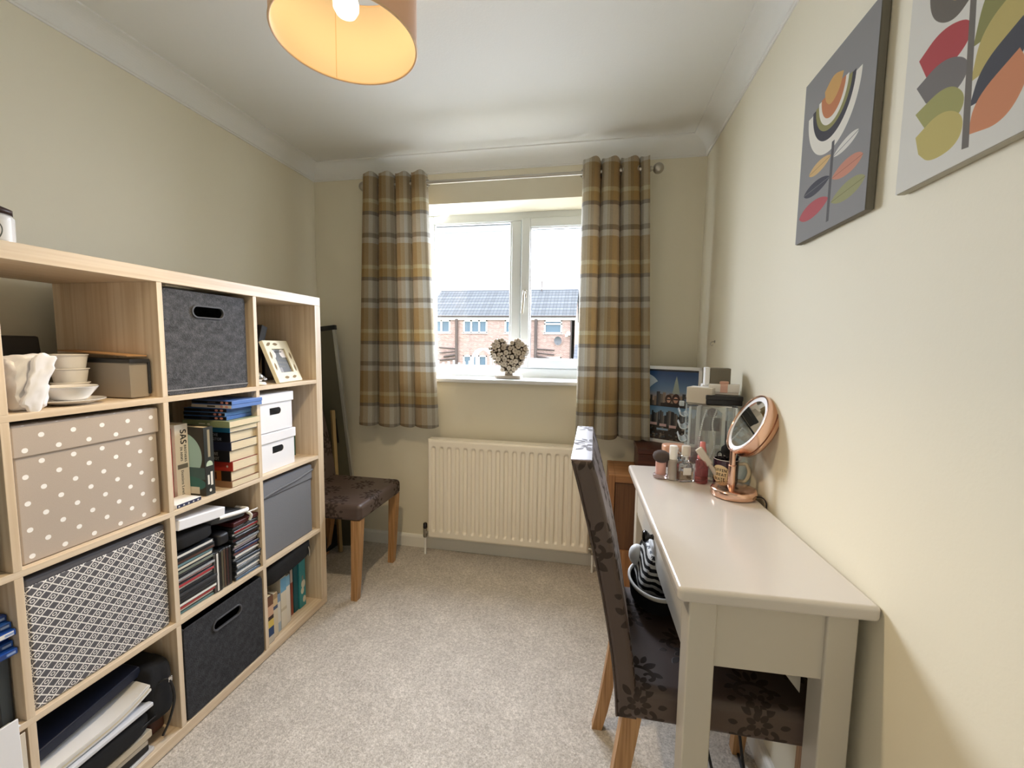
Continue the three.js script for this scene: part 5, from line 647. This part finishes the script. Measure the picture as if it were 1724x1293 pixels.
{ const t = thing('kabuki_brush', 'fat dark powder brush standing in a pink glass jar', 'make-up brush', onDesk(1.492, 0.172)); t.scale.setScalar(1.12);
  part(t, 'jar', lathe([[0, 0], [0.022, 0], [0.0235, 0.004], [0.023, 0.012], [0.019, 0.014], [0, 0.014]], 28), phys(0xf0d9d6, 0.05, { transmission: 0.8, thickness: 0.01 })); part(t, 'handle', lathe([[0, 0.014], [0.0165, 0.014], [0.0165, 0.052], [0.015, 0.055], [0, 0.055]], 26), std(0xd9a79c, 0.3)); part(t, 'bristles', lathe([[0, 0], [0.015, 0], [0.024, 0.01], [0.0265, 0.02], [0.023, 0.03], [0.013, 0.036], [0, 0.038]], 28).translate(0, 0.053, 0), std(0x4a403d, 0.95)); }
{ const t = thing('spray_bottle', 'pink body spray bottle with a rosy cap beside the mug', 'spray bottle', onDesk(1.625, 0.198));
  part(t, 'bottle', lathe([[0, 0], [0.02, 0], [0.0215, 0.004], [0.022, 0.07], [0.019, 0.082], [0.011, 0.09], [0, 0.09]], 28), M.liquidPink); part(t, 'cap', lathe([[0, 0], [0.0155, 0], [0.016, 0.004], [0.013, 0.03], [0.0095, 0.042], [0.009, 0.06], [0, 0.061]], 26).translate(0, 0.086, 0), std(0xe08884, 0.35)); }
{ const t = thing('hair_brush', 'peach coloured paddle hair brush lying behind the bottles', 'hair brush', onDesk(1.555, 0.075), 0.1);
  part(t, 'paddle', lump(0.09, 0.034, 0.06, 0.0, 3).translate(0, 0.09, 0), phys(0xd9a88c, 0.3, { clearcoat: 0.5 })); part(t, 'bristle_pad', rb(0.07, 0.01, 0.045, 0.004).translate(0, 0.068, 0), std(0xc9b9b2, 0.6)); part(t, 'stand', merge([cyl(0.02, 0.024, 0.06, 20).translate(0, 0.031, 0)]), phys(0xd5d6dc, 0.1, { transmission: 0.7, thickness: 0 })); }
// acrylic jewellery tower
const TX = 1.668, TZ = 0.085, TA = -0.12, TH = 0.272;
{ const t = thing('jewellery_tower', 'clear acrylic jewellery tower with scooped side trays', 'jewellery stand', onDesk(TX, TZ), TA), w = 0.07;
  part(t, 'base', rb(0.16, 0.012, 0.15, 0.003).translate(0, 0.006, 0), M.acrylic); part(t, 'top_plate', rb(0.165, 0.006, 0.155, 0.002).translate(0, TH - 0.003, 0), M.acrylic);
  for (const [x, z, sx, sz] of [[0, w, 0.15, 0.003], [0, -w, 0.15, 0.003], [-0.072, 0, 0.003, 0.14], [0.072, 0, 0.003, 0.14]]) part(t, 'wall_panel', new THREE.BoxGeometry(sx, TH - 0.02, sz).translate(x, TH / 2 + 0.002, z), M.acrylicThin);
  for (const [x, z] of [[-0.072, w], [0.072, w], [-0.072, -w], [0.072, -w]]) part(t, 'corner_post', cyl(0.004, 0.004, TH - 0.018, 10).translate(x, TH / 2, z), M.acrylicEdge);
  for (let k = 0; k < 5; k++) part(t, 'scoop_tray', muv(extr((() => { const s = new THREE.Shape(); s.moveTo(0, 0.002); s.absarc(-0.016, 0.014, 0.016, -0.4, -Math.PI + 0.1, true); s.lineTo(-0.028, 0.02); s.absarc(-0.016, 0.014, 0.0125, -Math.PI + 0.1, -0.4, false); return s; })(), 0.1).translate(-0.074, 0.035 + k * 0.047, -0.05)), M.acrylicEdge);
  part(t, 'lug', rb(0.018, 0.02, 0.02, 0.003).translate(-0.092, TH - 0.014, -0.055), M.acrylicEdge);
  part(t, 'brace', merge([plain(-0.005, 0.0, 0.02, TH - 0.03, -0.05, 0.05), plain(0.035, 0.038, 0.02, TH - 0.03, -0.06, 0.05)]), M.acrylicThin);
  const pearl = (lab, x, len, bend) => { const p = thing('pearl_necklace', lab, 'necklace', [TX + x, DH + 0.006, TZ + 0.05], 0, 'necklaces in the acrylic tower'); const g = new THREE.SphereGeometry(0.0034, 8, 6), c = new THREE.CatmullRomCurve3([[0, 0.245, 0], [-0.012, 0.2, 0.004], [-0.014 - bend, 0.12, 0.004], [-0.012, 0.06, 0.0], [0.002, 0.03 + len, -0.006]].map((q) => new THREE.Vector3(...q))); for (let k = 0; k <= 32; k++) { const q = c.getPointAt(k / 32); part(p, 'pearl', g, M.ceramic, [q.x, q.y, q.z]); } };
  pearl('string of pearls hanging at the left inside the acrylic tower', -0.022, 0, 0.006); pearl('string of pearls hanging at the right inside the acrylic tower', 0.012, 0.006, -0.012);
  solo('brooch_card', 'dark card of brooches inside the acrylic tower', 'jewellery card', bx(-0.03, 0.03, -0.025, 0.025, -0.002, 0.002, 0.001), std(0x4a3f3a, 0.6), [TX + 0.012, DH + 0.19, TZ - 0.01]);
  solo('pendant', 'brown carved pendant inside the acrylic tower', 'pendant', merge([new THREE.TorusGeometry(0.014, 0.004, 6, 18), cyl(0.01, 0.01, 0.004, 14).rotateX(Math.PI / 2)]), std(0x5a4038, 0.5), [TX + 0.006, DH + 0.238, TZ + 0.02]);
  solo('bead_chain', 'long dark bead chain hanging inside the acrylic tower', 'necklace', tube([[0, 0.2, 0], [0.002, 0.12, 0.002], [0.001, 0.05, 0]], 0.0022, 24, 6), std(0x3a2d28, 0.5), [TX + 0.052, DH + 0.012, TZ + 0.03]); 
  // gift boxes on the tower
  const y = DH + TH + 0.0012;
  const b = (name, lab, parts, pos, ry) => { const o = thing(name, lab, 'gift box', pos, ry, 'small boxes on the jewellery tower'); for (const [n, g, m] of parts) part(o, n, g, m); return o; };
  b('gift_box', 'cream square gift box with a white lid edge, leftmost on the tower', [['body', bx(-0.045, 0.045, 0, 0.058, -0.004, 0.034, 0.002), std(0xd6cdbd, 0.6)], ['lid', bx(-0.046, 0.046, 0, 0.058, -0.034, -0.006, 0.002), M.white]], [TX - 0.03, y, TZ + 0.012], -0.55);
  b('gift_box', 'black flat gift box lying across the front of the tower', [['body', bx(-0.058, 0.058, 0, 0.02, -0.035, 0.035, 0.003), std(0x0d0d0f, 0.4)], ['lid', bx(-0.0595, 0.0595, 0.017, 0.034, -0.0365, 0.0365, 0.003), std(0x141417, 0.35)]], [TX + 0.034, y, TZ + 0.04], -0.12);
  b('gift_box', 'white gift box with a pink ribbon lying on the black one', [['body', bx(-0.048, 0.048, 0, 0.012, -0.034, 0.034, 0.002), std(0xe8ddd2, 0.5)], ['lid', bx(-0.05, 0.05, 0.009, 0.036, -0.036, 0.036, 0.002), std(0xece6dd, 0.5)], ['ribbon', merge([bx(-0.011, 0.013, 0.008, 0.0368, -0.0368, 0.0368, 0.001), lump(0.03, 0.012, 0.02, 0.2, 7).translate(0, 0.041, 0)]), std(0xe3b5a2, 0.5)]], [TX + 0.044, y + 0.0345, TZ + 0.01], -0.3);
  b('gift_box', 'grey gift box with a white lid at the back of the tower', [['body', bx(-0.03, 0.04, 0, 0.062, -0.025, 0.025, 0.003), std(0x77705f, 0.6)], ['lid', bx(-0.047, -0.0305, 0, 0.064, -0.027, 0.027, 0.002), M.white]], [TX + 0.03, y + 0.066, TZ - 0.025], -0.12).position.y -= 0.0; 
  b('gift_box', 'small white gift box at the back under the grey one', [['body', bx(-0.045, 0.045, 0, 0.04, -0.028, 0.028, 0.002), std(0xe6e2da, 0.5)], ['lid', bx(-0.047, 0.047, 0.036, 0.0655, -0.03, 0.03, 0.002), M.white]], [TX + 0.025, y, TZ - 0.035], -0.12); }

// ---- behind the table: cabinet, dark box, photo collage
{ const t = thing('cabinet', 'low tan wooden cabinet between the dressing table and the back wall', 'cabinet', [1.33, 0.001, -0.45]);
  part(t, 'carcass', merge([bx(0, 0.03, 0, 0.635, -0.15, 0.13, 0.002, 1), bx(0.03, 0.43, 0.6, 0.635, -0.15, 0.13, 0.002, 0), bx(0.03, 0.43, 0, 0.05, -0.15, 0.13, 0.002, 0), bx(0.41, 0.44, 0, 0.635, -0.15, 0.13, 0.002, 1), bx(0.02, 0.42, 0.03, 0.62, -0.15, -0.13, 0.002, 1)]), M.tanwood);
  part(t, 'door', bx(0.032, 0.408, 0.052, 0.598, 0.105, 0.122, 0.002, 1), M.tanpanel); part(t, 'door_handle', bx(0.13, 0.14, 0.26, 0.42, 0.122, 0.135, 0.002, 1), M.darkwood);
  part(t, 'plinth_box', bx(0.06, 0.2, 0.05, 0.26, 0.122, 0.135, 0.002, 1), M.tanwood); }
{ const t = thing('wooden_box', 'dark red-brown wooden box on the low cabinet behind the dressing table', 'box', [1.61, 0.637, -0.47]);
  part(t, 'body', bx(-0.14, 0.15, 0, 0.1, -0.11, 0.1, 0.003, 0), M.darkwood); part(t, 'lid', bx(-0.145, 0.155, 0.101, 0.128, -0.115, 0.105, 0.004, 0), M.darkwood); }
{ const t = thing('framed_collage', 'white framed photo collage of a city leaning in the right corner', 'photo frame', [1.622, 0.7655, -0.522]); t.rotation.y = -0.5;
  const lean = new THREE.Group(); lean.name = 'frame'; lean.rotation.x = -0.03; t.add(lean); const w = 0.16, h = 0.4, b = 0.017;
  part(lean, 'border', merge([bx(-w, w, 0, b, -0.008, 0.008), bx(-w, w, h - b, h, -0.008, 0.008), bx(-w, -w + b, 0, h, -0.008, 0.008), bx(w - b, w, 0, h, -0.008, 0.008)]), M.white);
  part(lean, 'photo_sheet', plain(-w + 0.01, w - 0.01, 0.01, h - 0.01, -0.005, 0.001), std(0xffffff, 0.25, { map: canvasTex(300, 380, (c, W, Hh) => {
    c.fillStyle = '#2b3138'; c.fillRect(0, 0, W, Hh); const r = rng(3);
    const sky = c.createLinearGradient(0, 0, 0, 150); sky.addColorStop(0, '#21406f'); sky.addColorStop(0.7, '#6d87a4'); sky.addColorStop(1, '#b59a86'); c.fillStyle = sky; c.fillRect(6, 6, W - 12, 180);
    c.fillStyle = '#c7d3da'; c.beginPath(); c.moveTo(10, 20); c.quadraticCurveTo(60, 20, 90, 60); c.quadraticCurveTo(40, 90, 14, 150); c.fill();
    c.fillStyle = '#9aa59a'; c.beginPath(); c.moveTo(168, 120); c.lineTo(178, 60); c.lineTo(186, 28); c.lineTo(194, 60); c.lineTo(206, 120); c.fill();
    for (let i = 0; i < 26; i++) { c.fillStyle = ['#4a4642', '#6c6258', '#8a7666', '#35393f'][i % 4]; const bw = 8 + r() * 12, bh = 20 + r() * 60; c.fillRect(10 + i * 11, 186 - bh, bw, bh); }
    c.fillStyle = '#3a2620'; c.beginPath(); c.ellipse(150, 150, 17, 24, 0, 0, 7); c.ellipse(188, 148, 20, 28, 0, 0, 7); c.fill(); c.fillStyle = '#c79a82'; c.beginPath(); c.ellipse(151, 154, 10, 14, 0, 0, 7); c.ellipse(187, 152, 12, 16, 0, 0, 7); c.fill(); c.fillStyle = '#241a18'; c.fillRect(140, 148, 20, 6); c.fillRect(176, 145, 22, 7); c.fillRect(110, 170, 110, 18);
    const s2 = c.createLinearGradient(0, 190, 0, 270); s2.addColorStop(0, '#5f86a8'); s2.addColorStop(1, '#a9bcc8'); c.fillStyle = s2; c.fillRect(6, 190, W - 12, 70);
    for (let i = 0; i < 34; i++) { c.fillStyle = ['#343232', '#52504e', '#766e66', '#2a2c30'][i % 4]; c.fillRect(8 + i * 8.4, 240 - r() * 30, 6 + r() * 6, 90); }
    c.fillStyle = '#3b332d'; c.fillRect(6, 290, W - 12, 84); for (let i = 0; i < 90; i++) { c.fillStyle = ['#6b5a4c', '#50565a', '#2a2622', '#85786a'][i % 4]; c.fillRect(8 + r() * 276, 292 + r() * 74, 10, 8); }
    c.fillStyle = '#d8b6b2'; for (const x of [60, 110, 160]) c.fillRect(x, 276 + (x - 60) * 0.08, 36, 14); c.fillStyle = '#9ab4cc'; c.fillRect(96, 304, 60, 10); }, 0.3, 0.38) }));
  lean.children[1].material.map.offset.set(0.5, 0.0); }

// ---- on the seat of the pushed-in chair, and under the table
{ const t = thing('toiletry_basket', 'black cloth basket with a white beaded rim on the pushed-in chair', 'basket', [1.443, 0.501, 0.47], 0.1);
  part(t, 'basket', lathe([[0, 0], [0.085, 0], [0.092, 0.005], [0.1, 0.055], [0.096, 0.055], [0.088, 0.008], [0, 0.007]], 36).scale(0.75, 1, 1.1), M.blackcloth); part(t, 'rim', new THREE.TorusGeometry(0.099, 0.006, 8, 48).rotateX(Math.PI / 2).scale(0.75, 1, 1.1).translate(0, 0.055, 0), std(0xe6e2da, 0.6)); part(t, 'handle', tube([[0.03, 0.05, -0.1], [0.02, 0.13, -0.095], [0.0, 0.16, -0.08], [-0.02, 0.12, -0.1], [-0.03, 0.05, -0.108]], 0.008, 30, 8), std(0x2b2622, 0.7)); }
{ const n = 256, z = std(0xffffff, 0.5, { map: dataTex(n, (i, x, y) => { const w = Math.sin((y + 9 * Math.sin(x / n * Math.PI * 4) + 16 * nB[(y % 256) * 256 + x]) / n * Math.PI * 2 * 7); return w > 0.05 ? [236, 234, 228] : [22, 21, 22]; }, true, 0.16, 0.16) });
  const t = thing('zebra_pouch', 'zebra striped soft cosmetic pouch in the basket on the chair', 'pouch', [1.428, 0.512, 0.43]); t.rotation.set(0.25, 0.15, -0.2); part(t, 'pouch', muv(lump(0.085, 0.15, 0.12, 0.06, 15).translate(0, 0.07, 0)), z); part(t, 'frill', lump(0.06, 0.024, 0.08, 0.2, 19).translate(0.0, 0.148, 0), M.white);
  solo('cotton_pad_roll', 'white cotton wool roll beside the zebra pouch', 'cotton roll', new THREE.SphereGeometry(0.027, 24, 16).scale(0.95, 1.25, 1), M.white, [1.395, 0.598, 0.405]); }
{ solo('extension_cable', 'black cable looping on the floor under the dressing table', 'cable', tube([[1.62, 0.006, 0.62], [1.58, 0.16, 0.6], [1.56, 0.27, 0.56], [1.6, 0.3, 0.52], [1.66, 0.24, 0.54], [1.68, 0.1, 0.6], [1.7, 0.006, 0.68], [1.72, 0.006, 0.4]], 0.004, 70, 8), M.black); }

// ---- leaning behind the far chair
{ const t = thing('leaning_panel', 'tall grey panel with an aluminium edge and black corner cap leaning in the window corner', 'panel', [-0.176, 0.006, -0.53]);
  const g = new THREE.Group(); g.name = 'panel'; g.rotation.set(0, 0, R(6.3)); t.add(g);
  part(g, 'board', bx(-0.12, 0.03, 0.01, 1.345, -0.012, 0.0, 0.001), std(0x5d5a4a, 0.45)); part(g, 'edge_trim', merge([bx(0.028, 0.046, 0.005, 1.345, -0.014, 0.004, 0.002)]), std(0xb5b5ae, 0.35, { metalness: 0.6 })); part(g, 'corner_cap', bx(-0.12, 0.049, 1.338, 1.366, -0.016, 0.006, 0.003), M.black);
  const b = thing('wooden_lath', 'pale wooden strip leaning beside the grey panel behind the chair', 'slat', [-0.235, 0.004, -0.455]); b.rotation.set(0, R(-30), R(4)); part(b, 'slat', bx(-0.012, 0.012, 0, 0.86, -0.02, 0.0, 0.002, 1), std(0xa28a5c, 0.6));
  solo('black_strap', 'short black strap hanging against the leaning grey panel', 'strap', bx(-0.006, 0.006, 0, 0.15, -0.004, 0, 0.002), M.black, [-0.262, 0.66, -0.512], [0, 0, R(6)]);
  solo('shoe_bag', 'dark bag lying on the floor behind the far chair', 'bag', lump(0.16, 0.14, 0.18, 0.1, 55), M.blackcloth, [-0.36, 0.072, -0.48]); }

renderer.render(scene, camera);
